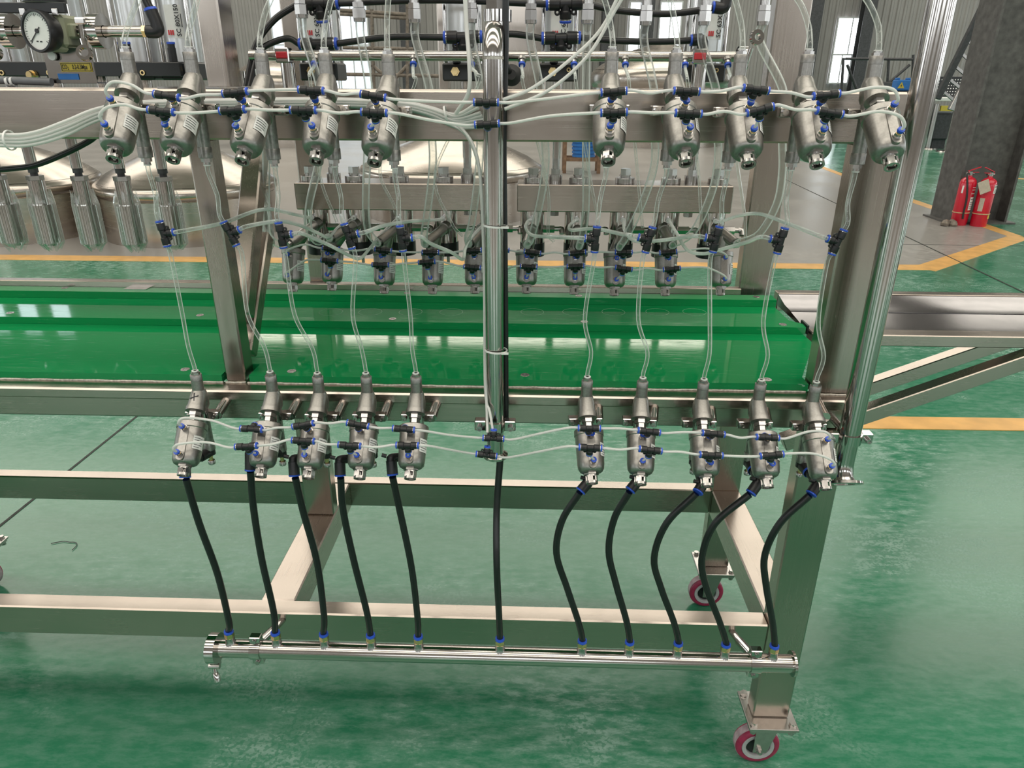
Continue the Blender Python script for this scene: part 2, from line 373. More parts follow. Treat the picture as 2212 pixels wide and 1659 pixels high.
def corrugated(name, p0, p1, z0, z1, inward, m='wall_sheet', pitch=.25, dep=.04):
    p0, p1 = Vector(p0), Vector(p1); L = (p1-p0).length; d = (p1-p0).normalized(); n = Vector(inward)
    prof = []; k = int(L/pitch)
    for i in range(k):
        for a, h in ((0, 0), (.42, 0), (.56, dep), (.86, dep)): prof.append(p0+d*((i+a)*pitch)+n*h)
    prof.append(p1)
    b = MB(); vs = [(q.x, q.y, z0) for q in prof]+[(q.x, q.y, z1) for q in prof]; N = len(prof)
    b.add(vs, [(i, i+1, i+1+N, i+N) for i in range(N-1)])
    back = -n*.15
    b.add([tuple(p0+back+Vector((0,0,z0))), tuple(p1+back+Vector((0,0,z0))), tuple(p1+back+Vector((0,0,z1))), tuple(p0+back+Vector((0,0,z1)))], [(0,1,2,3)])
    return struct(b.build(name, m))
corrugated('wall_back', (HX1, HY1, 0), (HX0, HY1, 0), 0, HZ, (0,-1,0))
corrugated('wall_left', (HX0, HY1, 0), (HX0, HY0, 0), 0, HZ, (1,0,0))
corrugated('wall_right', (HX1, HY0, 0), (HX1, HY1, 0), 0, HZ, (-1,0,0))
corrugated('wall_front', (HX0, HY0, 0), (HX1, HY0, 0), 0, HZ, (0,1,0))
SKY = [(-11.0, -8.6), (-5.2, -2.6), (0.6, 3.4), (14.6, 16.8), (18.4, 20.6), (22.4, 25.2)]  # first three strips are unseen, added and widened to light the machine front
ce = MB(); y = HY0
for a, b in SKY+[(HY1, HY1)]:
    if a > y: ce.box(HX0, HX1, y, a, HZ, HZ+.1)
    y = b
ceil = struct(ce.build('ceiling', 'roof_sheet'))
for a, b in SKY: MB().add([(HX0+2, a, HZ+.03), (HX0+2, b, HZ+.03), (HX1-2, b, HZ+.03), (HX1-2, a, HZ+.03)], [(0, 1, 2, 3)]).build('skylight_sheet', 'skylight_sheet', ceil)
for a, b in SKY:
    MB().box(HX0, HX0+2, a, b, HZ, HZ+.1).build('roof_sheet', 'roof_sheet', ceil); MB().box(HX1-2, HX1, a, b, HZ, HZ+.1).build('roof_sheet', 'roof_sheet', ceil)
WN = [0]
def window(x0, x1, z0, z1, cols, rows, Y=HY1-.08, axis='y', pane='window_pane', fw=.05):
    """framed window standing on a wall; axis y = wall of constant Y, axis x = wall of constant X"""
    WN[0] += 1
    s = -1 if (axis == 'y' and Y > 0) or (axis == 'x' and Y > 0) else 1
    def bx(b, a0, a1, c0, c1, d0, d1):
        lo, hi = sorted((Y+s*d0, Y+s*d1))
        return b.box(a0, a1, lo, hi, c0, c1) if axis == 'y' else b.box(lo, hi, a0, a1, c0, c1)
    fr = MB()
    bx(fr, x0-fw, x1+fw, z0-fw, z0, 0, .08); bx(fr, x0-fw, x1+fw, z1, z1+fw, 0, .08)
    bx(fr, x0-fw, x0, z0, z1, 0, .08); bx(fr, x1, x1+fw, z0, z1, 0, .08)
    zs = [z0]+[z0+(z1-z0)*r for r in rows]+[z1]
    for q in zs[1:-1]: bx(fr, x0, x1, q-fw/2, q+fw/2, 0, .07)
    for (za, zb), n in zip(zip(zs, zs[1:]), cols):
        for i in range(1, n): xm = x0+(x1-x0)*i/n; bx(fr, xm-fw*.4, xm+fw*.4, za, zb, 0, .06)
    o = struct(fr.build('window_%d' % WN[0], 'window_frame'))
    for (za, zb), n in zip(zip(zs, zs[1:]), cols):
        for i in range(n):
            a0, a1, d = x0+(x1-x0)*i/n, x0+(x1-x0)*(i+1)/n, Y+s*.02
            V = [(a0, za), (a1, za), (a1, zb), (a0, zb)]
            if (s < 0) != (axis == 'y'): V = V[::-1]
            MB().add([(p, d, q) if axis == 'y' else (d, p, q) for p, q in V], [(0, 1, 2, 3)]).build('pane', pane, o)
    return o
Yb = HY1-.08
def wx(px, py): q = at(px, py, Yb); return q.x, q.z
xa, za = wx(1789, 178); xb, zb = wx(1838, 40)
window(xa, xa+1.05, za, zb, (3, 2), (.44,))
xa, za = wx(2085, 182); window(xa, xa+1.6, za, za+4.2, (3, 2, 2), (.33, .7))
xa, _ = wx(1356, 120); window(xa, xa+.75, .9, 4.2, (2, 2), (.5,))
xa, _ = wx(1420, 120); window(xa, xa+.75, .9, 4.2, (2, 2), (.5,))
mat('window_pale', (.72, .80, .90), .4, emit=.95, noise=.02, nscale=2)
for px in (596, 664, 730): xa, _ = wx(px, 120); window(xa, xa+1.22, .3, 5.2, (2, 2), (.5,), pane='window_pale')
mat('window_high', (.80, .88, .98), .4, emit=2.0, noise=.02, nscale=2)
for k in range(3): window(-24.6+k*1.5, -23.8+k*1.5, 8.4, 10.9, (1, 1), (.5,), pane='window_high')
mat('window_warm', (1.0, .93, .80), .4, emit=WINDOW*.9, noise=.02, nscale=2)
for k in range(9): window(-13.2+k*2.35, -11.2+k*2.35, 10.72, 11.25, (1,), (), pane='window_warm')
for k in range(5): window(-22+k*9.5, -16.5+k*9.5, 2.8, 5.0, (1, 1), (.5,), Y=HY0+.08)  # unseen rear windows, added as fill light on the machine front
for k in range(4): window(-9+k*9.5, -4+k*9.5, 1.6, 4.8, (1, 1), (.5,), Y=HX1-.08, axis='x')
for k in range(4): window(-9+k*9.5, -4+k*9.5, 1.6, 4.8, (1, 1), (.5,), Y=HX0+.08, axis='x')

# ------------------------------------------------------------------ hall columns along the back wall
def hcolumn(x, y, wd, dp, h, label, m='dark_steel'):
    t = thing('steel_column', label, 'column', (x, y, 0))
    b = MB(); b.box(x-wd/2, x+wd/2, y-dp/2, y-dp/2+.02, 0, h); b.build('front_flange', m, t)
    MB().box(x-.012, x+.012, y-dp/2+.02, y+dp/2-.02, 0, h).build('web', m, t)
    MB().box(x-wd/2, x+wd/2, y+dp/2-.02, y+dp/2, 0, h).build('rear_flange', m, t)
    return t
for px, lab in ((1750, 'tall dark steel column against the far wall left of the lit window'), (1862, 'tall dark steel column against the far wall right of the lit window'),
                (1310, 'dark steel column on the far wall behind the tilted white tubes'), (1395, 'dark steel column on the far wall between two narrow windows'), (880, 'dark steel column on the far wall behind the pipe scaffold')):
    q = at(px, 100, 29.4); hcolumn(q.x, 29.4, .42, .4, HZ, lab)

# ================================================================== machine frame
fr = thing('filling_machine_frame', 'welded stainless steel frame of the filling machine standing on castors', 'machine frame', (0, 1.46, 0))
CH = .003
def fbox(name, m, x0, x1, y0, y1, z0, z1, c=CH): return MB().box(x0, x1, y0, y1, z0, z1, c).build(name, m, fr)
LX = -2.3
fbox('leg', 'steel_z', .503, .582, 1.18, 1.222, .150, .864)
fbox('leg', 'steel_z', .504, .580, 1.712, 1.752, .150, 1.95)
fbox('leg', 'steel_z', -.584, -.511, 1.55, 1.59, .4095, .864)
q = on(10, 1245, 0); fbox('leg', 'steel_z', q.x-.045, q.x+.035, 1.712, 1.752, .150, .864)
fbox('lower_rail', 'steel_x', LX, .5025, 1.18, 1.222, .334, .409)
fbox('lower_rail', 'steel_x', LX, .5035, 1.712, 1.752, .334, .409)
fbox('cross_rail', 'steel_y', .504, .580, 1.2225, 1.7115, .334, .409)
fbox('cross_rail', 'steel_y', -.585, -.510, 1.2225, 1.7115, .334, .409)
fbox('table_rail', 'steel_x', LX, .60, 1.168, 1.212, .9095, .930)
fbox('table_beam', 'steel_x', LX, .60, 1.186, 1.226, .8645, .909)
fbox('table_beam', 'steel_x', LX, .60, 1.66, 1.70, .8645, .929)
fbox('back_angle', 'steel_x', LX, .503, 1.682, 1.706, .9295, .993, .002)
fbox('cross_member', 'steel_y', .44, .50, 1.2265, 1.6595, .8645, .909)
fbox('cross_member', 'steel_y', -.60, -.54, 1.2265, 1.6595, .8645, .909)
for a, b in ((495, 590), (1095, 1188), (-40, 30)):
    p, q = at(a, 920, 1.26), at(b, 920, 1.26)
    g = MB(); z1 = .864; z0 = .840
    for yy in (1.245,):
        g.add([(p.x, yy, z1), (q.x, yy, z1), (q.x, yy, z0), (p.x+.02, yy, z0), (p.x, yy+.006, z1), (q.x, yy+.006, z1), (q.x, yy+.006, z0), (p.x+.02, yy+.006, z0)],
              [(0,3,2,1), (4,5,6,7), (0,1,5,4), (3,7,6,2), (0,4,7,3), (1,2,6,5)])
    g.build('gusset', 'steel_x', fr)
PX0, PX1 = -.5745, -.5365
fbox('post', 'steel_z', PX0, PX1, 1.208, 1.250, .9305, 1.3625)
fbox('post', 'steel_z', .507, .590, 1.196, 1.236, .9305, 1.3625)
fbox('post', 'steel_z', -.560, -.520, 1.712, 1.752, .93, 1.95)
fbox('post', 'steel_z', -.570, -.532, 1.312, 1.372, 1.4395, 1.95)
fbox('upper_beam', 'steel_x', LX, .570, 1.19, 1.262, 1.363, 1.4385)
fbox('upper_beam', 'steel_x', LX, .505, 1.30, 1.372, 1.395, 1.439)
a_, b_ = at(1092, 100, 1.76), at(1180, 100, 1.76); fbox('back_panel', 'steel_z', a_.x, b_.x, 1.76, 1.79, 1.40, 1.95)
a_ = at(958, 100, 1.74); fbox('post', 'steel_z', a_.x-.012, a_.x+.012, 1.73, 1.755, 1.40, 1.95)
fbox('upper_beam', 'steel_x', -.52, .504, 1.715, 1.75, 1.36, 1.40)
MB().box(-.60, -.50, 1.195, 1.38, 1.4392, 1.4420).build('foot_plate', 'zinc', fr)
b0, b1 = Vector((-.555, 1.272, 1.04)), Vector((-.555, 1.50, 1.385))
MB().bar(b0, b1, .038, .038, CH, up=(1,0,0)).build('brace', 'steel_z', fr)
MB().bar((-.555, 1.27, .963), (-.555, 1.44, 1.16), .034, .03, CH, up=(1,0,0)).build('brace', 'steel_z', fr)
for x0, x1, yy in ((LX, PX0-.004, 1.206), (PX0, PX1, 1.207), (PX1+.004, .50, 1.206), (.507, .588, 1.195)):
    n = int((x1-x0)/.012)+2
    MB().tube([(x0+(x1-x0)*i/(n-1), yy-.001+random.uniform(-.0006, .0006), .9305+random.uniform(-.0004, .0006)) for i in range(n)], .0024, 10, 1, False).build('weld_bead', 'weld', fr)

# ------------------------------------------------------------------ green boards of the bottle track
tb = thing('bottle_track', 'bright green plastic board track running along the machine table', 'track', (-.6, 1.45, .93))
Z0, Z1, Z2 = .9455, .9615, .9785
e1, e2 = on(1756, 741, Z0), on(1736.5, 724, Z0)
fb = MB().poly([(LX, 1.2055), (PX0-.006, 1.2055), (PX0-.006, 1.262), (PX1+.008, 1.262), (PX1+.008, 1.2055), (.504, 1.2055), (.504, 1.24), (e1.x, e1.y), (e2.x, 1.495), (LX, 1.495)], .9305, Z0).build('front_board', 'green_board', tb)
m1, m2, m3 = on(1736, 701, Z1), on(1707, 695, Z1), on(1674, 664, Z1)
mb = MB().poly([(LX, 1.4865), (.594, 1.4865), (m1.x, 1.512), (m2.x, 1.535), (m3.x, 1.638), (m3.x, 1.66), (LX, 1.66)], Z0+.0003, Z1).build('middle_board', 'green_board', tb)
bb = MB().poly([(LX, 1.6385), (.575, 1.6385), (.575, 1.680), (LX, 1.680)], Z1+.0003, Z2).build('back_board', 'green_board', tb)
MB().box(.597, .601, 1.488, 1.53, Z0, Z1+.004).build('end_plate', 'black_paint', tb)
sb = MB(); sb.lathe((0,0,0), (0,0,1), [(0,0),(0,.0085),(.0006,.0082),(.0006,.0042),(-.002,.0040),(-.002,0)], 18)
sh = sb.mesh('screw', 'zinc')
def screw(px, py, z, board):
    p = on(px, py, z); o = bpy.data.objects.new('screw', sh); COL.objects.link(o); o.parent = board; o.location = Vector((p.x, p.y, z+.0002))-world_org(board)
for px, py in ((140, 622), (880, 633), (1250, 639), (1634, 641)): screw(px, py, Z2, bb)
for px, py in ((22, 676), (432, 681), (848, 689), (1262, 695), (1691, 701)): screw(px, py, Z1, mb)
for px, py in ((400, 798), (630, 802), (1134, 810), (1657, 820)): screw(px, py, Z0, fb)

mat('green_scratch', (.20, .52, .30), .4, noise=.3, nscale=200)
rg = MB().ring((0,0,0), (0,0,1), .0262, .0268, .0003, 40).mesh('engraved_ring', 'green_scratch')
for px in (715, 800, 887, 975, 1150, 1240, 1325, 1420, 1500):
    p = on(px, 674, Z1); o = bpy.data.objects.new('engraved_ring', rg); COL.objects.link(o); o.parent = mb; o.location = Vector((p.x, p.y, Z1))-world_org(mb)
p = on(297, 623, Z2); MB().box(p.x-.028, p.x+.028, p.y-.013, p.y+.013, Z2, Z2+.0015).build('metal_plate', 'polished', bb)

# ------------------------------------------------------------------ outfeed conveyor on the right
of = thing('outfeed_conveyor', 'polished stainless steel outfeed conveyor running off to the right', 'conveyor', (1.2, 1.58, .93))
OX = 3.2
MB().box(.603, OX, 1.462, 1.502, .9295, .955, .002).build('side_rail', 'steel_x', of)
MB().box(.603, OX, 1.715, 1.745, .9295, .975, .002).build('side_rail', 'steel_x', of)
MB().add([(.603,1.503,.950),(OX,1.503,.950),(OX,1.535,.951),(.603,1.535,.951),(OX,1.612,.958),(.603,1.612,.958),
          (.603,1.503,.945),(OX,1.503,.945),(OX,1.612,.945),(.603,1.612,.945)],[(0,1,2,3),(3,2,4,5),(6,9,8,7),(0,6,7,1),(5,4,8,9),(0,3,5,9,6),(1,7,8,4,2)]).build('bed_plate', 'polished_grey', of)
MB().add([(.603,1.614,.959),(OX,1.614,.959),(OX,1.66,.961),(.603,1.66,.961),(OX,1.713,.972),(.603,1.713,.972),
          (.603,1.614,.945),(OX,1.614,.945),(OX,1.713,.945),(.603,1.713,.945)],[(0,1,2,3),(3,2,4,5),(6,9,8,7),(0,6,7,1),(5,4,8,9),(0,3,5,9,6),(1,7,8,4,2)]).build('bed_plate', 'polished_grey', of)
for yy, pa, pb in ((1.475, (1690, 955), (2195, 782)), (1.69, (1780, 868), (2178, 733))):
    a, b = at(*pa, yy), at(*pb, yy); d = (b-a).normalized()
    if yy < 1.5: b = b+d*.35
    MB().bar(a, b, .034, .034, .002, up=(0,1,0)).build('brace', 'steel_x', of)
MB().box(OX-.06, OX-.02, 1.47, 1.74, 0, .929, .002).build('support_leg', 'steel_z', of)

# ------------------------------------------------------------------ castors
def castor(x, y, label, rot=0.0):
    t = thing('castor', label, 'castor', (x, y, 0), 'swivel castors under the frame')
    o = Vector((x, y, 0)); A = lambda *q: o+Vector(q)
    P = .054
    pl = MB(); pl.box(x-P, x+P, y-P, y+P, .142, .1495, .0015); pl.build('mounting_plate', 'zinc', t)
    pl2 = MB(); pl2.box(x-P+.004, x+P-.004, y-P+.004, y+P-.004, .134, .1415, .0015); pl2.build('swivel_plate', 'zinc', t)
    for sx in (-1, 1):
        for sy in (-1, 1):
            b = MB(); b.cyl(A(sx*.042, sy*.042, .1495), A(sx*.042, sy*.042, .1515), .0085, n=16); b.cyl(A(sx*.042, sy*.042, .1515), A(sx*.042, sy*.042, .158), .0072, n=6)
            b.cyl(A(sx*.042, sy*.042, .126), A(sx*.042, sy*.042, .134), .0066, n=6); b.build('bolt', 'zinc', t)
    off = -.012
    f = MB()
    f.lathe(A(0, 0, .134), (0,0,-1), [(0,0),(0,.030),(.010,.028),(.012,0)], 20)
    for sy in (-1, 1):
        Y_ = sy*.0215
        f.add([A(-.026, Y_-.0018, .124), A(.026, Y_-.0018, .124), A(off+.017, Y_-.0018, .042), A(off-.013, Y_-.0018, .042),
               A(-.026, Y_+.0018, .124), A(.026, Y_+.0018, .124), A(off+.017, Y_+.0018, .042), A(off-.013, Y_+.0018, .042)],
              [(0,3,2,1), (4,5,6,7), (0,1,5,4), (2,3,7,6), (0,4,7,3), (1,2,6,5)])
    f.box(x-.026, x+.026, y-.023, y+.023, .1235, .1265); f.build('fork', 'zinc', t)
    wl = MB(); c = A(off, -.0165, .0505)
    wl.lathe(c, (0,1,0), [(.002,.0372),(0,.0375),(0,.044),(.003,.0485),(.010,.0505),(.023,.0505),(.030,.0485),(.033,.044),(.033,.0375),(.031,.0372)], 36); w_ = wl.build('wheel', 'wheel_red', t)
    MB().lathe(c+Vector((0,.0075,0)), (0,1,0), [(0,.0490),(0,.0507),(.018,.0507),(.018,.0490)], 36).build('tread', 'wheel_tread', w_)
    MB().lathe(c, (0,1,0), [(.004,.0265),(.0005,.0275),(-.0008,.0310),(-.0008,.0360),(.002,.0375),(.031,.0375),(.0338,.0360),(.0338,.0310),(.029,.0265),(.004,.0265)], 30).build('rim', 'wheel_grey', w_)
    MB().lathe(c+Vector((0,.003,0)), (0,1,0), [(.004,.0),(.004,.026),(.026,.026),(.026,0)], 26).build('hub', 'black_plastic', w_)
    ax = MB(); ax.cyl(A(off, -.034, .0505), A(off, .034, .0505), .0042, n=12); ax.cyl(A(off, -.030, .0505), A(off, -.0235, .0505), .0078, n=6); ax.cyl(A(off, .0235, .0505), A(off, .030, .0505), .0078, n=6)
    ax.build('axle_bolt', 'zinc', t)
    return t
castor(.5425, 1.201, 'red wheeled castor under the front right leg, nearest the camera')
castor(.542, 1.732, 'red wheeled castor under the rear right leg')
q = on(10, 1245, 0); castor(q.x-.005, 1.732, 'red wheeled castor at the left edge of the picture')

# ================================================================== angle seat valves
S45 = math.sqrt(.5)
A_ = Vector((0, -S45, -S45)); N_ = Vector((0, -S45, S45)); O_ = Vector((0, 0, 0)); UPV = Vector((0, 0, 1))
CAPL = .147
def port_fitting(parent, base, nrm, s=1.0, name='air_port'):
    o = MB(); o.lathe(base-nrm*.002, nrm, [(0,0),(0,.0062*s),(.004*s,.0060*s),(.004*s,0)], 18)
    o.lathe(base+nrm*.002*s, nrm, [(0,0),(0,.0052*s),(.0045*s,.0052*s),(.0045*s,0)], 6)
    f = o.build(name, 'zinc', parent)
    MB().lathe(base+nrm*.0064*s, nrm, [(0,0),(0,.0040*s),(.0032*s,.0040*s),(.0032*s,0)], 14).build('brass_sleeve', 'brass', f)
    MB().lathe(base+nrm*.0096*s, nrm, [(0,.0020),(0,.0047*s),(.0018*s,.0050*s),(.0040*s,.0046*s),(.0040*s,.0020)], 14).build('release_collar', 'blue_plastic', f)
    return f
def actuator(t, root, a, n, s=1.0, t0=.060):
    """pneumatic head: from t0 along a; ports on the n side"""
    L = lambda q: t0+(q-.060)*s
    MB().lathe(root, a, [(L(.0585),0),(L(.0585),.0235*s),(L(.0600),.0252*s),(L(.0690),.0252*s),(L(.0702),.0240*s),(L(.118),.0228*s),(L(.126),.0218*s),(L(.1310),.0190*s),(L(.1325),.0165*s),(L(.1325),0)], 32).build('actuator', 'cast', t)
    cp = MB(); cp.lathe(root, a, [(L(.1322),0),(L(.1322),.0124*s),(L(.1365),.0124*s),(L(.1365),0)], 6); cp.build('cap_nut', 'zinc', t)
    e = MB(); r = .0094*s
    e.ring(root+a*L(.1362), a, r*.70, r, .0035*s, 20); e.ring(root+a*L(.1470), a, r*.74, r*1.06, .0045*s, 20)
    u, v, _ = frame_of(a)
    for k in range(4):
        q = u*math.cos(k*math.pi/2+.4)+v*math.sin(k*math.pi/2+.4)
        e.bar(root+a*L(.1385)+q*r*.86, root+a*L(.1480)+q*r*.86, .0092*s, .0022*s, 0, up=q)
    e.lathe(root, a, [(L(.1355),0),(L(.1355),r*.45),(L(.1475),r*.45),(L(.1490),0)], 14)
    e.build('end_cap', 'zinc', t)
    # raised port strip with rounded ends
    u = n.cross(a).normalized(); st = MB(); R0 = .0238*s; vs = []
    for k in range(9): an = math.pi*k/8; vs.append((L(.1245)+.0066*s*math.sin(an)*.9, .0066*s*math.cos(an)))
    for k in range(9): an = math.pi*k/8; vs.append((L(.0715)-.0066*s*math.sin(an)*.2, -.0066*s*math.cos(an)))
    top = [root+a*p+u*q+n*(R0+.0008) for p, q in vs]; bot = [root+a*p+u*q+n*(R0-.006) for p, q in vs]; m = len(vs)
    st.add(top+bot, [tuple(range(m))]+[(i, i+m, (i+1) % m+m, (i+1) % m) for i in range(m)]); st.build('port_strip', 'cast', t)
    p1 = port_fitting(t, root+a*L(.0755)+n*(R0+.0015), n, s); p2 = port_fitting(t, root+a*L(.1205)+n*(R0+.0015), n, s)
    # paper label on the right flank
    lb = MB(); vs = []; ln = []
    for i in range(7):
        an = math.radians(38+i*9); d = n*math.cos(an)-u*math.sin(an) if u.x < 0 else n*math.cos(an)+u*math.sin(an)
        for q in (.0850, .1080): vs.append(root+a*L(q)+d*((.0243 if q < .1 else .0239)*s))
    lb.add(vs, [(2*i+1, 2*i+3, 2*i+2, 2*i) for i in range(6)]); lab = lb.build('rating_label', 'label_white', t)
    pr = MB()
    for q in (.0885, .0925, .0965, .1005, .1045):
        v2 = []
        for i in range(5):
            an = math.radians(43+i*(9 if q != .1045 else 6)); d = n*math.cos(an)-u*math.sin(an) if u.x < 0 else n*math.cos(an)+u*math.sin(an)
            for w_ in (0, .0008): v2.append(root+a*L(q+w_)+d*(.02455*s))
        pr.add(v2, [(2*i+1, 2*i+3, 2*i+2, 2*i) for i in range(4)])
    pr.build('print_lines', 'ink', lab)
def make_valve(kind):
    t = thing('angle_valve', 'x', 'valve')
    b = MB()
    b.lathe((0,0,.0055), (0,0,-1), [(0,0),(0,.0108),(.004,.0122),(.012,.0140),(.020,.0146),(.030,.0138),(.036,.0112),(.038,0)], 24)
    b.lathe(O_, A_, [(-.006,.0),(-.004,.0105),(.006,.0132),(.020,.0142),(.028,.0152),(.0285,.0164),(.0360,.0168),(.0368,.0150),(.0385,0)], 24)
    b.build('valve_body', 'cast', t)
    MB().cyl((0,0,.0235), (0,0,.004), .0097, .0100, n=22).build('inlet_pipe', 'cast', t)
    cp = MB(); cp.lathe((0,0,.0345), (0,0,-1), [(0,0),(0,.0094),(.0005,.0098),(.0108,.0098),(.0112,.0088),(.0115,0)], 22); cp.build('inlet_coupling', 'cast_thread', t)
    fi = MB(); fi.cyl((0,0,.0345), (0,0,.0385), .0078, n=6); fi.cyl((0,0,.0385), (0,0,.0405), .0056, n=16); f = fi.build('inlet_fitting', 'zinc', t)
    MB().lathe((0,0,.0405), (0,0,1), [(0,.0036),(0,.0058),(.0016,.0058),(.0016,.0036)], 16).build('collar', 'white_plastic', f)
    MB().lathe(O_, A_, [(.0375,0),(.0375,.0110),(.0450,.0110),(.0450,.0088),(.0590,.0088),(.0590,0)], 6).build('neck_nut', 'zinc', t)
    op = MB(); op.cyl((0,0,-.028), (0,0,-.098), .0098, n=22); op.build('outlet_pipe', 'cast_thread', t)
    MB().lathe((0,0,-.098), (0,0,-1), [(0,0),(0,.0104),(.0005,.0107),(.0155,.0107),(.016,.0100),(.016,0)], 22).build('outlet_coupling', 'cast_thread', t)
    if kind == 'upper':
        fo = MB(); fo.cyl((0,0,-.114), (0,0,-.120), .0080, n=6); fo.cyl((0,0,-.120), (0,0,-.124), .0052, n=16); f = fo.build('outlet_fitting', 'zinc', t)
        MB().lathe((0,0,-.124), (0,0,-1), [(0,.0034),(0,.0056),(.0018,.0056),(.0018,.0034)], 16).build('collar', 'white_plastic', f)
    else:
        ad = MB(); ad.cyl((0,0,-.114), (0,0,-.124), .0095, n=18); ad.build('flow_control', 'black_plastic', t)
        kb = MB(); kb.cyl((0,0,-.124), (0,0,-.136), .0035, n=12); s_ = kb.build('adjusting_screw', 'brass', t)
        MB().lathe((0,0,-.136), (0,0,-1), [(0,0),(0,.0058),(.001,.0064),(.0075,.0064),(.0085,.0054),(.0085,0)], 14).build('knob', 'zinc', s_)
    actuator(t, O_, A_, N_)
    # pipe clip that holds the valve to the machine
    c = MB(); c.ring((0,0,-.050), (0,0,1), .0102, .0128, .014, 22)
    for sx in (-1, 1): c.box(min(sx*.011, sx*.030), max(sx*.011, sx*.030), -.006, .010, -.050, -.036, .0012)
    cl = c.build('pipe_clip', 'polished', t)
    for sx in (-1, 1):
        d = MB(); d.cyl((sx*.023, -.010, -.043), (sx*.023, -.0055, -.043), .0046, n=16); d.ring((sx*.023, -.0115, -.043), (0,1,0), .0022, .0044, .002, 14); d.build('clip_screw', 'zinc', cl)
    MB().cyl((0, .012, -.043), (0, .052, -.043), .0062, n=14).build('stand_off', 'polished', t)
    if kind == 'lower':
        for ch in list(t.children):
            if ch.name.split('.')[0] == 'stand_off': bpy.data.objects.remove(ch)
        MB().cyl((.024, .004, -.046), (.030, .056, -.030), .0090, n=18).build('mounting_stub', 'polished', t)
    return t
U_PX = [(270,100),(407,100),(562,103),(700,102),(837,105),(1323,100),(1462,102),(1603,105),(1748,105),(1897,108)]
U_YAW = [5, 0, -4, 2, -4, -4, 4, 0, -1, 1]
L_PX = [(421,800),(583,802),(685,805),(790,805),(898,805),(1269,813),(1389,815),(1521,818),(1645,820),(1764,824)]
L_YAW = [1, 1, 0, 1, 0, 4, -4, -1, 0, 1]
YV = 1.13
RU, RL = [], []
def row(PX, YAW, kind, roots, lab, group):
    proto = None
    for i, ((x, y_), yw) in enumerate(zip(PX, YAW)):
        p = at(x, y_, YV)-Vector((0, 0, .042)); roots.append((p, yw))
        if proto is None: o = proto = make_valve(kind)
        else: o = copy_tree(proto)
        o.location = p; o.rotation_euler = (0, 0, math.radians(yw)); tag(o, lab % ORD[i], 'valve', group)
    return proto
upv = row(U_PX, U_YAW, 'upper', RU, 'grey cast steel angle valve clipped in front of the top beam, %s', 'angle valves along the top beam')
lov = row(L_PX, L_YAW, 'lower', RL, 'grey cast steel angle valve clipped below the green table edge, %s', 'angle valves along the table edge')
def yawed(v, yw): return Matrix.Rotation(math.radians(yw), 3, 'Z') @ v
def port_at(root, yw, which, s=1.0):
    tt = .0755 if which == 0 else .1205
    return root+yawed(A_*tt+N_*(.0253+.0136), yw), yawed(N_, yw)
# hand drawn cross on the leftmost lower valve
p, yw = RL[0]
mk = MB()
for ang, ln in ((.35, .016), (1.75, .015)):
    u = Vector((math.cos(ang), 0, 0))*1.0; d = (Vector((1,0,0))*math.cos(ang)+N_.cross(Vector((1,0,0)))*math.sin(ang)).normalized()
    c = p+A_*.014+N_*.0139; mk.bar(c-d*ln/2, c+d*ln/2, .0016, .0008, 0, up=N_)
vb = [o for o in lov.children if o.name.split('.')[0] == 'valve_body'][0]
m_ = mk.build('pen_cross', 'ink', vb); m_.parent = vb
m_.data.transform(Matrix.Rotation(math.radians(-RL[0][1]), 4, 'Z'))

# ================================================================== push-fit tees
def make_tee(s=1.0, loops=True):
    """run along X, branch along -Z, centre at the origin"""
    t = thing('tee_fitting', 'x', 'fitting')
    b = MB(); R1, R2 = .0058*s, .0045*s
    b.lathe((-.0155*s,0,0), (1,0,0), [(0,0),(0,R1*.95),(.001*s,R1),(.0095*s,R1),(.0105*s,R2),(.0205*s,R2),(.0215*s,R1),(.030*s,R1),(.031*s,R1*.95),(.031*s,0)], 18)
    b.lathe((0,0,0), (0,0,-1), [(0,R2),(.0055*s,R2*1.05),(.0065*s,R1*.98),(.0120*s,R1*.98),(.0130*s,R1*.9),(.0130*s,0)], 18)
    for sx in (-1, 1): b.ring((sx*.0078*s, -.0022*s, -.0070*s), (0,1,0), .0012*s, .0029*s, .0044*s, 14)
    b.build('tee_body', 'black_plastic', t)
    for d, q in (((-1,0,0), .0155), ((1,0,0), .0155), ((0,0,-1), .0130)):
        d = Vector(d)
        MB().lathe(d*(q*s-.0002), d, [(0,0),(0,R1*.97),(.0009*s,R1*.97),(.0009*s,0)], 16).build('metal_ring', 'polished', t)
        MB().lathe(d*(q*s+.0006*s), d, [(0,.0016*s),(0,R1*.92),(.0012*s,R1*1.02),(.0026*s,R1*.95),(.0026*s,.0016*s)], 16).build('release_collar', 'blue_plastic', t)
    return t
TEE = {}
def tee(c, run, branch, s, label, group):
    run = Vector(run).normalized(); br = Vector(branch); br = (br-run*br.dot(run)).normalized(); z = -br; y_ = z.cross(run)
    R = Matrix(((run.x, y_.x, z.x), (run.y, y_.y, z.y), (run.z, y_.z, z.z)))
    if s not in TEE: o = TEE[s] = make_tee(s)
    else: o = copy_tree(TEE[s])
    place(o, c, R); tag(o, label, 'fitting', group)
    for ch in list(o.children):
        if ch.name.split('.')[0] == 'stub_tube': bpy.data.objects.remove(ch)
    return dict(o=o, c=Vector(c), run=run, br=br, l=Vector(c)-run*.0185*s, r=Vector(c)+run*.0185*s, b=Vector(c)+br*.016*s)
def hose(P, r, m, name, label, cat='tube', group=None, n=10, res=6):
    P = [Vector(p) for p in P]
    return tag(MB().tube(P, r, n, res).build(name, m, None, org=P[0]), label, cat, group)
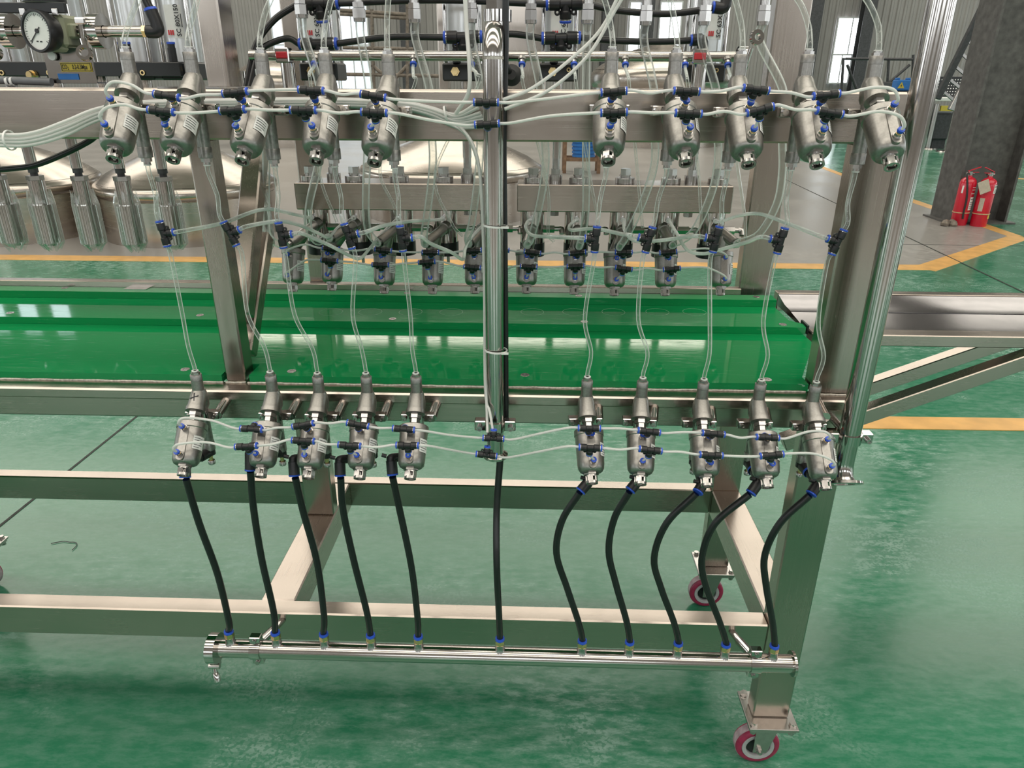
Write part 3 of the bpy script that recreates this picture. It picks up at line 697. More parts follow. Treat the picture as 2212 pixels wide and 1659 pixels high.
def stub(t, p0, p1, r=.0021, m='white_tube'):
    """short tube between the tee and its port, carried by the tee"""
    o = t['o']; Mi = (Matrix.Translation(o.location) @ o.rotation_euler.to_matrix().to_4x4()).inverted()
    b = MB(); b.tube([Mi @ Vector(p0), Mi @ Vector(p1)], r, 10, 1, False)
    ob = bpy.data.objects.new('stub_tube', b.mesh('stub_tube', m)); COL.objects.link(ob); ob.parent = o
TUBE_R = .0021
def airline(PORTS, TPX, mid, rowname, linename, dn, mid_branch, s=1.0):
    """tees above valves 2..9 plus one on the middle pipe, chained by white tubes"""
    grp = 'black tees on the %s air lines' % rowname; T = []; q = TUBE_R*(1 if s > .8 else .85)
    for i, px in enumerate(TPX):
        k = i+1; pp, n = PORTS[k]
        c = at(px[0], px[1], (pp+n*dn).y); ang = math.radians(px[2] if len(px) > 2 else 0)
        dirx = Vector((math.cos(ang), 0, -math.sin(ang)))
        t = tee(c, dirx, pp-c, s, 'black tee with blue collars on %s %s air line, valve %s' % (linename, rowname, ORD[k]), grp)
        stub(t, t['b'], pp-n*.002); T.append(t)
    c = at(mid[0], mid[1], mid[2]); tm = tee(c, (1, 0, -math.tan(math.radians(mid[3]))), mid_branch, s, 'black tee on %s %s air line at the middle pipe' % (linename, rowname), grp)
    T.insert(4, tm)
    g2 = 'white air tubes of the %s valves' % rowname; lab = 'thin white tube of %s %s air line, %s stretch from left'
    pp, n = PORTS[0]; e = T[0]['l']
    hose([pp-n*.002, pp+n*.010+Vector((0,0,.002)), pp+n*.014+Vector((.014,0,.010)), pp.lerp(e, .55)+Vector((0,-.003,.014)), e-T[0]['run']*.012, e+T[0]['run']*.004], q, 'white_tube', 'air_tube', lab % (linename, rowname, 'first'), 'tube', g2)
    for i in range(len(T)-1):
        a, b = T[i]['r'], T[i+1]['l']; L = (b-a).length
        hose([a-T[i]['run']*.004, a+T[i]['run']*L*.12, a.lerp(b, .5)+Vector((0, random.uniform(-.004, .001), random.uniform(-.003, .003))), b-T[i+1]['run']*L*.12, b+T[i+1]['run']*.004], q, 'white_tube', 'air_tube',
             lab % (linename, rowname, NTH[i+1]), 'tube', g2)
    pp, n = PORTS[9]; a = T[-1]['r']
    hose([a-T[-1]['run']*.004, a+T[-1]['run']*.012, a.lerp(pp, .55)+Vector((0,-.003,.014)), pp+n*.013+Vector((-.012,0,.008)), pp+n*.008, pp-n*.002], q, 'white_tube', 'air_tube', lab % (linename, rowname, 'tenth'), 'tube', g2)
    return T
def pl(roots, which): return [port_at(p, yw, which) for p, yw in roots]
UA = airline(pl(RU, 0), [(360,207,8),(508,200,-6),(672,195,2),(806,207,8),(1326,198,-4),(1483,197,2),(1633,193,6),(1785,205,-6)], (1050,221,1.055,0), 'top beam', 'upper', .020, (0,1,-.3), .95)
UB = airline(pl(RU, 1), [(348,240,5),(502,238,-4),(655,238,0),(808,243,2),(1326,243,-2),(1487,245,2),(1642,237,-14),(1792,243,8)], (1052,268,1.05,-3), 'top beam', 'lower', .020, (0,1,-.4), .95)
LA = airline(pl(RL, 0), [(543,927,3),(655,918,-12),(773,917,10),(872,927,4),(1273,925,0),(1402,932,6),(1541,937,4),(1658,945,2)], (1066,947,1.075,2), 'table edge', 'upper', .013, (0,.2,1))
LB = airline(pl(RL, 1), [(532,964,-5),(655,952,2),(755,962,3),(880,962,0),(1275,967,2),(1405,972,6),(1536,983,2),(1667,983,-7)], (1051,983,1.07,6), 'table edge', 'lower', .013, (0,.2,1))

# ================================================================== clear tubes between the upper and lower valves
MT = [(353,505,8,1),(497,505,22,1),(607,508,5,1),(752,510,13,1),(867,515,4,1),(1287,517,-3,-1),(1402,518,-12,-1),(1547,517,-8,-1),(1687,520,-9,-1),(1810,523,-17,-1)]
MTEE = []
for i, (x, y_, ang, sd) in enumerate(MT):
    c = at(x, y_, 1.12); a = math.radians(ang); run = Vector((math.sin(a), 0, -math.cos(a)))
    t = tee(c, run, (sd*math.cos(a), .1, sd*math.sin(a)*.6), 1.12, 'black push fit tee hanging between two clear tubes above the green track, %s' % ORD[i], 'black tees on the hanging clear tubes'); MTEE.append(t)
    p, yw = RU[i]; top = p-Vector((0, 0, .122)); a0, b0 = top, t['l']; g = 'clear tubes hanging down over the green track'
    hose([a0, a0-Vector((0, 0, .015)), a0.lerp(b0, .5)+Vector((.0015*sd, .002, -.004)), b0-run*.012, b0+run*.004], .0036, 'clear_tube', 'clear_tube', 'clear tube dropping from the %s upper valve to its black tee' % ORD[i], 'tube', g)
    p, yw = RL[i]; bot = p+Vector((0, 0, .038)); a0, b0 = t['r'], bot
    hose([a0-run*.004, a0+run*.018, a0.lerp(b0, .5)+Vector((.010*sd*(-1 if i < 5 else 1) if i not in (0, 4, 7) else .002, -.004, 0)), b0+Vector((-.004*sd, 0, .05)), b0+Vector((0, 0, .012)), b0], .0036, 'clear_tube', 'clear_tube', 'long clear tube from black tee down to the %s table edge valve' % ORD[i], 'tube', g)
# clear tubes rising from the upper valves out of the picture
UPT = [[(275,60),(288,25),(302,-10),(318,-60)],[(410,60),(418,30),(428,-10),(438,-60)],[(563,70),(572,30),(588,-10),(606,-55)],[(702,60),(710,20),(719,-15),(730,-60)],[(836,50),(838,10),(841,-20),(844,-60)],
       [(1320,60),(1312,20),(1301,-15),(1286,-60)],[(1458,50),(1449,5),(1440,-25),(1428,-60)],[(1602,55),(1590,5),(1580,-25),(1566,-60)],[(1747,60),(1735,20),(1718,-10),(1695,-50)],[(1898,60),(1884,20),(1866,-10),(1840,-50)]]
for i, l in enumerate(UPT):
    p, yw = RU[i]; a = p+Vector((0, 0, .038))
    hose([a, a+Vector((0, 0, .010))]+pts(l, 1.14), .0042, 'clear_tube', 'clear_tube', 'clear tube rising out of the picture from the %s upper valve' % ORD[i], 'tube', 'clear tubes rising from the upper valves')

# ================================================================== vertical pipes in front
YP = 1.125
def clamp_ears(t, x, y_, z, r, red=False):
    c = MB(); c.ring((x, y_, z-.009), (0,0,1), r, r+.0028, .018, 28)
    for sx in (-1, 1): c.box(x+min(sx*(r+.001), sx*(r+.021)), x+max(sx*(r+.001), sx*(r+.021)), y_-.006, y_+.012, z-.0095, z+.0095, .0015)
    o = c.build('pipe_clip', 'polished', t)
    for sx in (-1, 1):
        d = MB(); d.cyl((x+sx*(r+.012), y_-.012, z-.002), (x+sx*(r+.012), y_-.006, z-.002), .0050, n=16); d.ring((x+sx*(r+.012), y_-.0135, z-.002), (0,1,0), .0024, .0048, .002, 14); d.build('clip_screw', 'zinc', o)
    if red: MB().box(x-r-.0235, x-r-.0205, y_-.004, y_+.012, z-.009, z+.010, .001).build('plastic_cap', 'red_plastic', o)
    MB().cyl((x, y_+r, z), (x, 1.19, z), .007, n=14).build('stand_off', 'polished', t)
cx = at(1068, 640, YP).x
zt = at(1060, 122, YP).z; zb = at(1075, 985, YP).z; zc = at(1075, 918, YP).z
t = thing('middle_pipe', 'polished vertical steel pipe standing in the middle of the machine front', 'pipe', (cx, YP, zb))
MB().lathe((cx, YP, zb), (0,0,1), [(0,.012),(0,.0225),(.004,.0225),(.009,.0150),(.012,.0150),(zt-zb,.0150),(zt-zb,.012),(0,.012)], 32).build('pipe', 'steel_pipe', t)
el = MB(); arc = []
for k in range(25):
    a = math.pi/2*k/24; arc.append(Vector((cx, YP+.034-.034*math.cos(a), zt+.034*math.sin(a))))
el.tube(arc+[Vector((cx, YP+.075, zt+.034))], .0150, 24, 1, False); el.build('elbow', 'steel_pipe', t)
MB().ring((cx, YP, zt-.004), (0,0,1), .014, .0156, .004, 28).build('weld_seam', 'weld', t)
un = MB(); un.cyl((cx+.003, YP+.078, zt+.02), (cx+.003, YP+.078, zt+.062), .016, n=24); un.cyl((cx+.003, YP+.078, zt+.050), (cx+.003, YP+.078, zt+.066), .0215, n=24); un.cyl((cx+.003, YP+.078, zt+.066), (cx+.003, YP+.078, zt+.085), .019, n=6); un.cyl((cx+.003, YP+.078, zt+.085), (cx+.003, YP+.078, zt+.14), .011, n=20); un.build('union', 'polished', t)
clamp_ears(t, cx, YP, zc, .0152)
for k, py in enumerate((490, 758)):
    z = at(1070, py, YP).z; b = MB(); b.lathe((cx+.002, YP, z), (.06, .05, 1), [(0,.0182),(0,.0196),(.003,.0196),(.003,.0182),(0,.0182)], 24)
    b.box(cx+.012, cx+.024, YP-.021, YP-.017, z+.001, z+.004)
    tag(b.build('cable_tie', 'white_plastic', None, org=(cx, YP, z)), 'white cable tie around the middle pipe, %s of the two' % ('upper' if k == 0 else 'lower'), 'cable tie', 'cable ties on the middle pipe')
rx = [at(2035.7, 0, YP).x, at(1838, 922, YP).x]; rx = (rx[0]+rx[1])/2
zc = at(1838, 940, YP).z
t = thing('right_pipe', 'polished vertical steel pipe at the right end of the machine with flared foot', 'pipe', (rx, YP, .80))
MB().lathe((rx, YP, zc-.016), (0,0,1), [(0,.014),(0,.0182),(.75,.0182),(.75,.014),(0,.014)], 36).build('pipe', 'steel_pipe', t)
zl = zc-.016; arc = [Vector((rx, YP, zl+.002)), Vector((rx, YP, zl-.034))]
for k in range(1, 9):
    a = math.radians(38)*k/8; arc.append(Vector((rx, YP-.05*(1-math.cos(a)), zl-.034-.05*math.sin(a))))
dd = (arc[-1]-arc[-2]).normalized()
el = MB(); el.tube(arc, .0175, 28, 1, False, cap=False); el.lathe(arc[-1]-dd*.001, dd, [(0,.0175),(.005,.020),(.007,.0325),(.0115,.0330),(.0120,.0320),(.0120,.0190),(.004,.0160),(0,.0150)], 32); el.build('flared_elbow', 'steel_pipe', t)
clamp_ears(t, rx, YP, zc-.004, .0184, True)
MB().cyl((rx-.045, 1.135, zc+.028), (rx-.045, 1.187, zc+.040), .0110, n=20).build('mounting_stub', 'polished', t)
# black cable down the middle pipe and hose out of its foot
P = pts([(1092,-60),(1092,100),(1088,300),(1090,500),(1092,700),(1093,905)], 1.150)
hose(P, .0050, 'black_hose', 'black_cable', 'black cable running down the right side of the middle pipe', 'cable')
P = pts([(1003,-40,1.16),(1008,60,1.15),(1014,140,1.13),(1012,200,1.13),(985,245,1.15)]); hose(P, .0032, 'white_tube', 'air_tube', 'thick white tube dropping from above left of the middle pipe to the bundle', 'tube')
P = pts([(950,250,1.172),(985,268,1.165),(1015,300,1.15),(1032,345,1.14),(1041,420,1.135),(1046,560,1.135),(1052,720,1.13),(1050,830,1.12),(1052,900,1.10),(1053,935,1.078)]); hose(P, .0024, 'white_tube', 'air_tube', 'white tube curving from the bundle and running down the left side of the middle pipe', 'tube')
P = pts([(930,252,1.176),(1000,285,1.160),(1030,345,1.150),(1040,430,1.140),(1046,620,1.14),(1048,840,1.12),(1058,890,1.10),(1065,932,1.08)]); hose(P, .0022, 'white_tube', 'air_tube', 'white tube behind its twin down the left side of the middle pipe', 'tube')
P = pts([(1352,-45,1.16),(1300,60,1.16),(1230,130,1.15),(1150,190,1.14),(1085,216,1.12)]); hose(P, .0026, 'white_tube', 'air_tube', 'white tube slanting down from the top towards the middle pipe, left of a pair', 'tube', 'slanting white tubes')
P = pts([(1378,-60,1.16),(1330,20,1.16),(1270,120,1.15),(1185,195,1.14),(1090,236,1.12)]); hose(P, .0026, 'white_tube', 'air_tube', 'white tube slanting down from the top towards the middle pipe, right of a pair', 'tube', 'slanting white tubes')
# bundle of white tubes across the beam
BN = ['topmost', 'second from top', 'third from top', 'middle', 'third from bottom', 'second from bottom', 'lowest']
for k in range(7):
    o = (k-3)*3.9+random.uniform(-1, 1); yy = 1.181-(.007 if k % 2 else 0); dy = (.006 if k % 2 else -.005)
    P = pts([(-160,292+o*.9,1.12+dy),(0,303+o,1.10+dy),(70,300+o*1.1,1.11+dy),(140,278+o*1.3,1.13+dy),(210,248+o*1.1,1.165+dy*.5),(300,230+o*.8,yy),(480,224+o*.7,yy),(700,222+o*.7,yy),(860,228+o*.7,yy),(930,242+o*.8,yy),(985,258+o*.9+k,1.165),(1030+4*k,250+o*2.2,1.15)])
    hose(P, .0026, 'white_tube', 'air_tube', 'white tube in the bundle lying across the top beam, %s of seven' % BN[k], 'tube', 'bundle of white tubes along the top beam')
p = at(965, 243, 1.172); tag(MB().lathe((p.x-.002, p.y, p.z-.004), (1, 0, .25), [(0,.0125),(0,.0138),(.003,.0138),(.003,.0125),(0,.0125)], 20).build('cable_tie', 'white_plastic', None, org=p), 'white cable tie binding the tube bundle left of the middle pipe', 'cable tie')
p = at(22, 303, 1.10); tag(MB().lathe((p.x-.002, p.y, p.z), (1, 0, .0), [(0,.0135),(0,.0148),(.003,.0148),(.003,.0135),(0,.0135)], 20).build('cable_tie', 'white_plastic', None, org=p), 'white cable tie binding the tube bundle at the left picture edge', 'cable tie')
P = pts([(-80,372,1.28),(0,366,1.28),(70,358,1.285),(130,336,1.29),(190,306,1.29),(215,285,1.285)]); hose(P, .0052, 'black_hose', 'black_cable', 'black cable sagging below the left end of the top beam', 'cable')

# ================================================================== bottom manifold and black hoses
YM = 1.085
ma, mb_ = at(458, 1397, YM), at(1714, 1436, YM); mz = (ma.z+mb_.z)/2; RM = .0178
t = thing('bottom_manifold', 'polished horizontal steel manifold pipe along the lower front rail', 'manifold', (ma.x, YM, mz))
MB().lathe((ma.x, YM, mz), (1,0,0), [(0,0),(0,RM),(mb_.x-ma.x-.006,RM),(mb_.x-ma.x-.005,RM+.007),(mb_.x-ma.x,RM+.007),(mb_.x-ma.x,RM-.003),(mb_.x-ma.x-.05,RM-.003),(mb_.x-ma.x-.05,0)], 36).build('pipe', 'steel_pipe_x', t)
MPX = [501, 600, 703, 803, 905, 1080, 1257, 1359, 1464, 1567, 1672]; MTOP = []
for px in MPX:
    x = at(px, 1400, YM).x; zt = mz+RM
    so = MB().lathe((x, YM, zt-.004), (0,0,1), [(0,.0118),(.002,.0108),(.006,.0092),(.0165,.0090),(.0165,0)], 20).build('socket', 'zinc', t)
    MB().cyl((x, YM, zt+.0125), (x, YM, zt+.0225), .0096, n=6).build('brass_nut', 'brass', so)
    MB().lathe((x, YM, zt+.0225), (0,0,1), [(0,0),(0,.0082),(.001,.0094),(.0055,.0090),(.0055,.0062),(.002,.0062)], 18).build('release_collar', 'blue_plastic', so)
    MTOP.append(Vector((x, YM, zt+.024)))
for px in (557, 1633):
    x = at(px, 1410, YM).x
    c = MB(); c.ring((x-.010, YM, mz), (1,0,0), RM, RM+.0025, .020, 28)
    for sz in (-1, 1): c.box(x-.011, x+.011, YM-.006, YM+.010, mz+min(sz*(RM+.001), sz*(RM+.016)), mz+max(sz*(RM+.001), sz*(RM+.016)), .0014)
    o = c.build('pipe_clip', 'polished', t)
    for sz in (-1, 1): MB().cyl((x, YM-.011, mz+sz*(RM+.009)), (x, YM-.0055, mz+sz*(RM+.009)), .0046, n=14).build('clip_screw', 'zinc', o)
    st = MB(); d = 1 if px < 800 else -1
    st.cyl((x+d*.002, YM+RM, mz+.004), (x+d*.012, 1.150, mz-.006), .0092, n=18); st.cyl((x+d*.012, 1.150, mz-.006), (x+d*.018, 1.1795, mz-.010), .0072, n=16); st.build('stand_off', 'polished', t)
x = ma.x; c = MB(); c.ring((x-.004, YM, mz), (1,0,0), RM-.002, RM+.0125, .018, 32); c.box(x-.004, x+.012, YM-.012, YM+.004, mz-RM-.024, mz-RM-.008, .002)
cl = c.build('end_clamp', 'polished', t)
wn = MB(); wn.cyl((x+.003, YM-.010, mz-RM-.010), (x+.006, YM-.018, mz-RM-.032), .0045, n=12); wn.cyl((x-.006, YM-.014, mz-RM-.016), (x+.016, YM-.014, mz-RM-.016), .0055, n=12); wn.lathe((x+.006, YM-.018, mz-RM-.030), (.25,-.3,-1), [(0,0),(0,.0055),(.006,.0075),(.018,.0065),(.022,0)], 14); wn.build('wing_nut', 'polished', cl)
HP = [[(402,1035),(430,1130),(470,1240),(495,1345)],[(541,1018),(548,1100),(566,1210),(591,1320)],[(638,1032),(655,1105),(685,1215),(700,1330)],[(736,1032),(741,1100),(763,1205),(792,1320)],[(848,1030),(862,1095),(889,1225),(902,1335)],
      [(1081,1000),(1073,1100),(1073,1220),(1078,1330)],
      [(1252,1064),(1214,1125),(1202,1195),(1225,1270),(1250,1345)],[(1359,1063),(1327,1120),(1315,1190),(1330,1260),(1353,1340)],[(1504,1066),(1440,1130),(1413,1205),(1428,1270),(1456,1345)],[(1619,1068),(1545,1130),(1517,1200),(1523,1260),(1555,1345)],[(1749,1070),(1685,1130),(1652,1200),(1655,1265),(1669,1345)]]
for i, l in enumerate(HP):
    n = len(l); P = [at(x, y_, 1.062+(YM-1.062)*k/n) for k, (x, y_) in enumerate(l)]; e = MTOP[i]
    if i == 5: P[0] = at(1081, 985, YP); P[1] = at(1073, 1100, 1.11)
    hose(P+[e+Vector((0, 0, .006)), e-Vector((0, 0, .006))], .0063, 'black_hose', 'black_hose', 'black hose falling to the bottom manifold, %s from the left' % (NTH[i]) if i != 5 else 'black hose falling from the foot of the middle pipe to the bottom manifold', 'hose', 'black hoses into the bottom manifold', n=12)
# black elbows under the lower valves
EB = [((400,1005),(400,1030)),((541,972),(541,1014)),((634,992),(636,1026)),((734,994),(735,1026)),((845,990),(848,1024)),((1274,1038),(1255,1060)),((1380,1036),(1362,1058)),((1518,1046),(1508,1062)),((1640,1040),(1623,1064)),((1768,1044),(1753,1066))]
for i, (c1_, c2_) in enumerate(EB):
    a = RL[i][0]-Vector((0, 0, .119)); b = at(*c1_, 1.072); d = at(*c2_, 1.062); u = (d-b).normalized()
    t = thing('hose_elbow', 'black plastic hose elbow under the %s table edge valve' % ORD[i], 'fitting', a, 'black elbows under the table edge valves')
    m = MB(); m.tube([a.lerp(b, .12), a.lerp(b, .75), b, b+u*.006, d], .0078, 14, 4); m.cyl(b+u*.004, d-u*.001, .0095, n=18); m.cyl(a.lerp(b, .10), a.lerp(b, .40), .0095, n=18)
    m.cyl(b-Vector((.008, 0, -.004)), b+Vector((-.016, 0, .006)), .0034, n=12); m.build('elbow_body', 'black_plastic', t)
    MB().lathe(d-u*.001, u, [(0,0),(0,.0088),(.0012,.0100),(.003,.0094),(.003,0)], 18).build('release_collar', 'blue_plastic', t)
    if i in (8, 9): MB().lathe(a.lerp(b, .40), b-a, [(0,.0095),(0,.0100),(.004,.0100),(.004,.0095)], 18).build('collar', 'blue_plastic', t)

# ================================================================== filling heads over the track
YN, RN = 1.60, .027
def block(px0, px1, label):
    x0, x1 = at(px0, 430, 1.555).x, at(px1, 430, 1.555).x
    t = thing('filling_head_block', label, 'filling head', ((x0+x1)/2, YN, 1.193), 'filling head blocks')
    MB().box(x0, x1, 1.555, 1.645, 1.193, 1.250, .002).build('carrier_beam', 'steel_x', t)
    return t
BL = block(638, 1049, 'brushed steel carrier block holding five filling nozzles, left of the middle pipe')
BR = block(1117, 1583, 'brushed steel carrier block holding five filling nozzles, right of the middle pipe')
NX = [-.4895+.0983*i for i in range(10)]
NX = [-.489, -.396, -.298, -.200, -.098, -.005, .0935, .1935, .2925, .393]
def bolt_on(t, x, z=1.250, r=1.0):
    b = MB(); b.lathe((x, 1.592, z), (0,0,1), [(0,0),(0,.0205*r),(.0005,.021*r),(.011,.021*r),(.0115,.0205*r),(.0115,.011*r),(.0150,.011*r),(.0150,.0125*r),(.0175,.0125*r),(.0175,0)], 28)
    b.cyl((x, 1.592, z+.0175), (x, 1.592, z+.0305), .0125*r, n=6); b.build('head_bolt', 'zinc', t)
for i, x in enumerate(NX): bolt_on(BL if i < 5 else BR, x if i not in (0,) else x-.004)
for px, t in ((721, BL), (1010, BL), (1200, BR), (1494, BR)):
    x = at(px, 380, 1.60).x
    b = MB(); b.cyl((x, 1.60, 1.250), (x, 1.60, 1.266), .0150, n=28); b.cyl((x, 1.60, 1.266), (x, 1.60, 1.278), .0110, n=6); b.cyl((x, 1.60, 1.278), (x, 1.60, 1.300), .0085, n=16); b.build('rod_nut', 'zinc', t)
    MB().cyl((x, 1.60, 1.300), (x, 1.60, 1.462), .0095, n=18).build('lift_rod', 'steel_pipe', t)
    MB().cyl((x, 1.60, 1.178), (x, 1.60, 1.1925), .0105, n=6).build('lock_nut', 'zinc', t)
NOZ_PORT = []
for i, x in enumerate(NX):
    t = thing('filling_nozzle', 'polished steel filling nozzle with black skirt above the green track, %s' % ORD[i], 'nozzle', (x, YN, 1.089), 'filling nozzles')
    MB().lathe((x, YN, 1.119), (0,0,1), [(0,0),(0,RN),(.073,RN),(.0735,0)], 32).build('barrel', 'steel_pipe', t)
    MB().lathe((x, YN, 1.089), (0,0,1), [(0,.012),(0,RN+.0008),(.0298,RN+.0008),(.0298,0)], 32).build('skirt', 'black_plastic', t)
    pz = at(1148, 472, YN-RN).z
    pf = MB(); pf.cyl((x-.002, YN-RN+.003, pz), (x-.002, YN-RN-.009, pz), .0058, n=16); f = pf.build('front_port', 'zinc', t)
    MB().ring((x-.002, YN-RN-.012, pz), (0,1,0), .0026, .0056, .003, 16).build('collar', 'white_plastic', f)
    NOZ_PORT.append(Vector((x-.002, YN-RN-.010, pz)))
    sz = at(1183, 493, YN).z; sf = MB(); sf.cyl((x+RN-.004, YN-.006, sz), (x+RN+.022, YN-.006, sz), .0092, n=6); sf.cyl((x+RN+.022, YN-.006, sz), (x+RN+.031, YN-.006, sz), .0056, n=14)
    f = sf.build('side_fitting', 'zinc', t)
    MB().tube([(x+RN+.031, YN-.006, sz), (x+RN+.038, YN-.006, sz), (x+RN+.039, YN-.012, sz-.010)], .0062, 12, 4).build('side_elbow', 'zinc', f)
    MB().cyl((x+.004, YN-.005, 1.068), (x+.004, YN-.005, 1.089), .0035, n=10).build('tip', 'zinc', t)

# ------------------------------------------------------------------ valves on the filling nozzles
BT = math.radians(22)
AB = Vector((0, -math.sin(BT), -math.cos(BT))); NB = Vector((0, -math.cos(BT), math.sin(BT))); SB = 1.0
CAP = [(633,630),(717,628),(830,634),(934,635),(1026,634),(1137,634),(1240,636),(1327,639),(1437,639),(1556,638)]
STUB = [(622,528),(712,516),(816,526),(919,528),(1013,528),(1139,531),(1251,533),(1338,535),(1453,531),(1592,528)]
ATT = [(690,480),(772,483),(862,487),(966,488),(1046,490),(1150,495),(1247,497),(1343,497),(1432,492),(1545,492)]
BACKP = [[], []]; STUBP = []
for i in range(10):
    tip = at(*CAP[i], 1.497); root = tip-AB*(.048+.0915*SB)
    t = thing('nozzle_valve', 'grey cast steel angle valve hanging from a filling nozzle, %s' % ORD[i], 'valve', root, 'angle valves under the filling nozzles')
    a, b = at(*ATT[i], YN-RN+.004), at(*STUB[i], 1.487); d = (b-a).normalized(); mid = a.lerp(b, .52)
    body = MB(); body.tube([a, mid, b-d*.006], .0112, 18, 1, False); body.lathe(mid, (root+AB*.045)-mid, [(0,.0125),(.012,.0138),(((root+AB*.045)-mid).length, .0135),(((root+AB*.045)-mid).length, 0)], 20)
    body.lathe(a+d*.004, d, [(0,.0112),(.0005,.0135),(.012,.0135),(.0125,.0112)], 18); body.build('valve_body', 'cast', t)
    MB().lathe(b-d*.010, d, [(0,0),(0,.0098),(.004,.0098),(.004,.0078),(.012,.0078),(.012,0)], 16).build('inlet_fitting', 'zinc', t)
    MB().lathe(root, AB, [(.040,0),(.040,.0150),(.048,.0152),(.0485,.0095),(.0590,.0095),(.0590,0)], 18).build('neck_nut', 'zinc', t)
    actuator(t, root, AB, NB, SB, .048)
    for wch, tt in ((0, .0755), (1, .1205)):
        BACKP[wch].append((root+AB*(.048+(tt-.060)*SB)+NB*((.0238+.0015)*SB+.0125*SB), NB))
    STUBP.append(b)
airline(BACKP[0], [(715,537,4),(828,540,6),(930,545,0),(1022,541,-4),(1150,545,6),(1247,546,-6),(1347,545,0),(1443,545,-5)], (1082,540,1.505,2), 'filling nozzle', 'upper', .010, (0,1,0), .98)
airline(BACKP[1], [(712,563,3),(822,572,0),(922,566,-4),(1020,577,4),(1142,576,2),(1243,575,-2),(1347,580,7),(1451,581,-6)], (1076,579,1.49,2), 'filling nozzle', 'lower', .010, (0,1,0), .98)

# ------------------------------------------------------------------ clear tubes from the hanging tees to the nozzle ports
BR_T = [[(480,482,1.2),(570,452,1.3),(640,464,1.45)],[(603,478,1.2),(649,487,1.3),(690,505,1.4),(710,512,1.45),(732,490,1.53)],[(675,514,1.2),(712,530,1.26),(755,552,1.34),(778,558,1.40),(800,535,1.46),(830,500,1.52)],[(830,487,1.2),(885,478,1.35),(925,476,1.48)],[(930,526,1.2),(975,545,1.28),(1000,560,1.36),(1006,535,1.42),(1025,505,1.50)],
        [(1200,512,1.25),(1150,508,1.38),(1136,492,1.46),(1140,478,1.52)],[(1340,505,1.2),(1285,494,1.32),(1235,497,1.42),(1230,488,1.48),(1240,478,1.53)],[(1480,512,1.2),(1420,520,1.3),(1370,520,1.4),(1350,500,1.5)],[(1610,524,1.2),(1560,538,1.28),(1520,548,1.36),(1485,540,1.42),(1462,505,1.50)],[(1700,482,1.2),(1640,462,1.32),(1595,466,1.44),(1565,476,1.52)]]
for i, l in enumerate(BR_T):
    t = MTEE[i]; n = NOZ_PORT[i]
    hose([t['b']-t['br']*.004, t['b']+t['br']*.014]+pts(l)+[n+Vector((0, -.010, 0)), n], .0034, 'clear_tube', 'clear_tube', 'clear tube looping back from the %s hanging tee to its filling nozzle' % ORD[i], 'tube', 'clear tubes to the filling nozzles')
# thick clear hoses: top nuts, behind the beam, down to the nozzle valves
TOPN = [(650,10),(775,18),(895,20),(1018,20),(1147,22),(1270,22),(1396,25),(1523,25),(1650,25)]
BEAM = [(690,188),(797,190),(927,190),(1038,190),(1167,190),(1266,190),(1412,190),(1546,190),(1690,190)]
LOW = [[(689,345),(668,440),(667,492),(685,522)],[(793,345),(790,440),(795,497)],[(935,345),(927,430),(917,500)],[(1036,345),(1021,470),(1011,510)],[(1179,345),(1168,430),(1148,512)],[(1266,340),(1266,440),(1260,500)],[(1414,350),(1391,430),(1356,505)],[(1551,345),(1536,420),(1498,500)],[(1690,310),(1690,370),(1678,440),(1640,505)]]
SIDX = [1, 2, 3, 4, 5, 6, 7, 8, 9]
for i in range(9):
    g = 'thick clear filling hoses'; z = at(*TOPN[i], 1.45)
    t = thing('hose_nut', 'chrome hose nut at the top of a thick clear hose, %s from left' % NTH[i], 'fitting', z, 'chrome hose nuts along the top')
    b = MB(); b.cyl(z+Vector((0, 0, .004)), z+Vector((0, 0, .060)), .0088, n=18); b.cyl(z+Vector((0, 0, .001)), z+Vector((0, 0, .010)), .0112, n=6); b.cyl(z-Vector((0, 0, .016)), z+Vector((0, 0, 0)), .0122, n=6); b.lathe(z-Vector((0, 0, .016)), (0,0,-1), [(0,0),(0,.0110),(.006,.0105),(.006,0)], 20); b.build('nut', 'zinc', t)
    P = [z-Vector((0, 0, .018)), z-Vector((0, 0, .05))]+[at(*BEAM[i], 1.43), at(BEAM[i][0]*.6+LOW[i][0][0]*.4, 260, 1.42)]+[at(x, y_, 1.43+.05*k/len(LOW[i])) for k, (x, y_) in enumerate(LOW[i])]+[STUBP[SIDX[i]]+Vector((0, -.012, .006)), STUBP[SIDX[i]]]
    hose(P, .0078, 'clear_tube', 'filling_hose', 'thick clear hose passing behind the top beam to its nozzle valve, %s from left' % NTH[i], 'hose', g, n=14)
P = pts([(560,150,1.43),(572,250,1.42),(575,345,1.42),(575,480,1.45),(583,515,1.47)])+[STUBP[0]+Vector((-.012, -.006, 0)), STUBP[0]]
hose(P, .0078, 'clear_tube', 'filling_hose', 'thick clear hose beside the left post curving into the leftmost nozzle valve', 'hose', 'thick clear filling hoses', n=14)
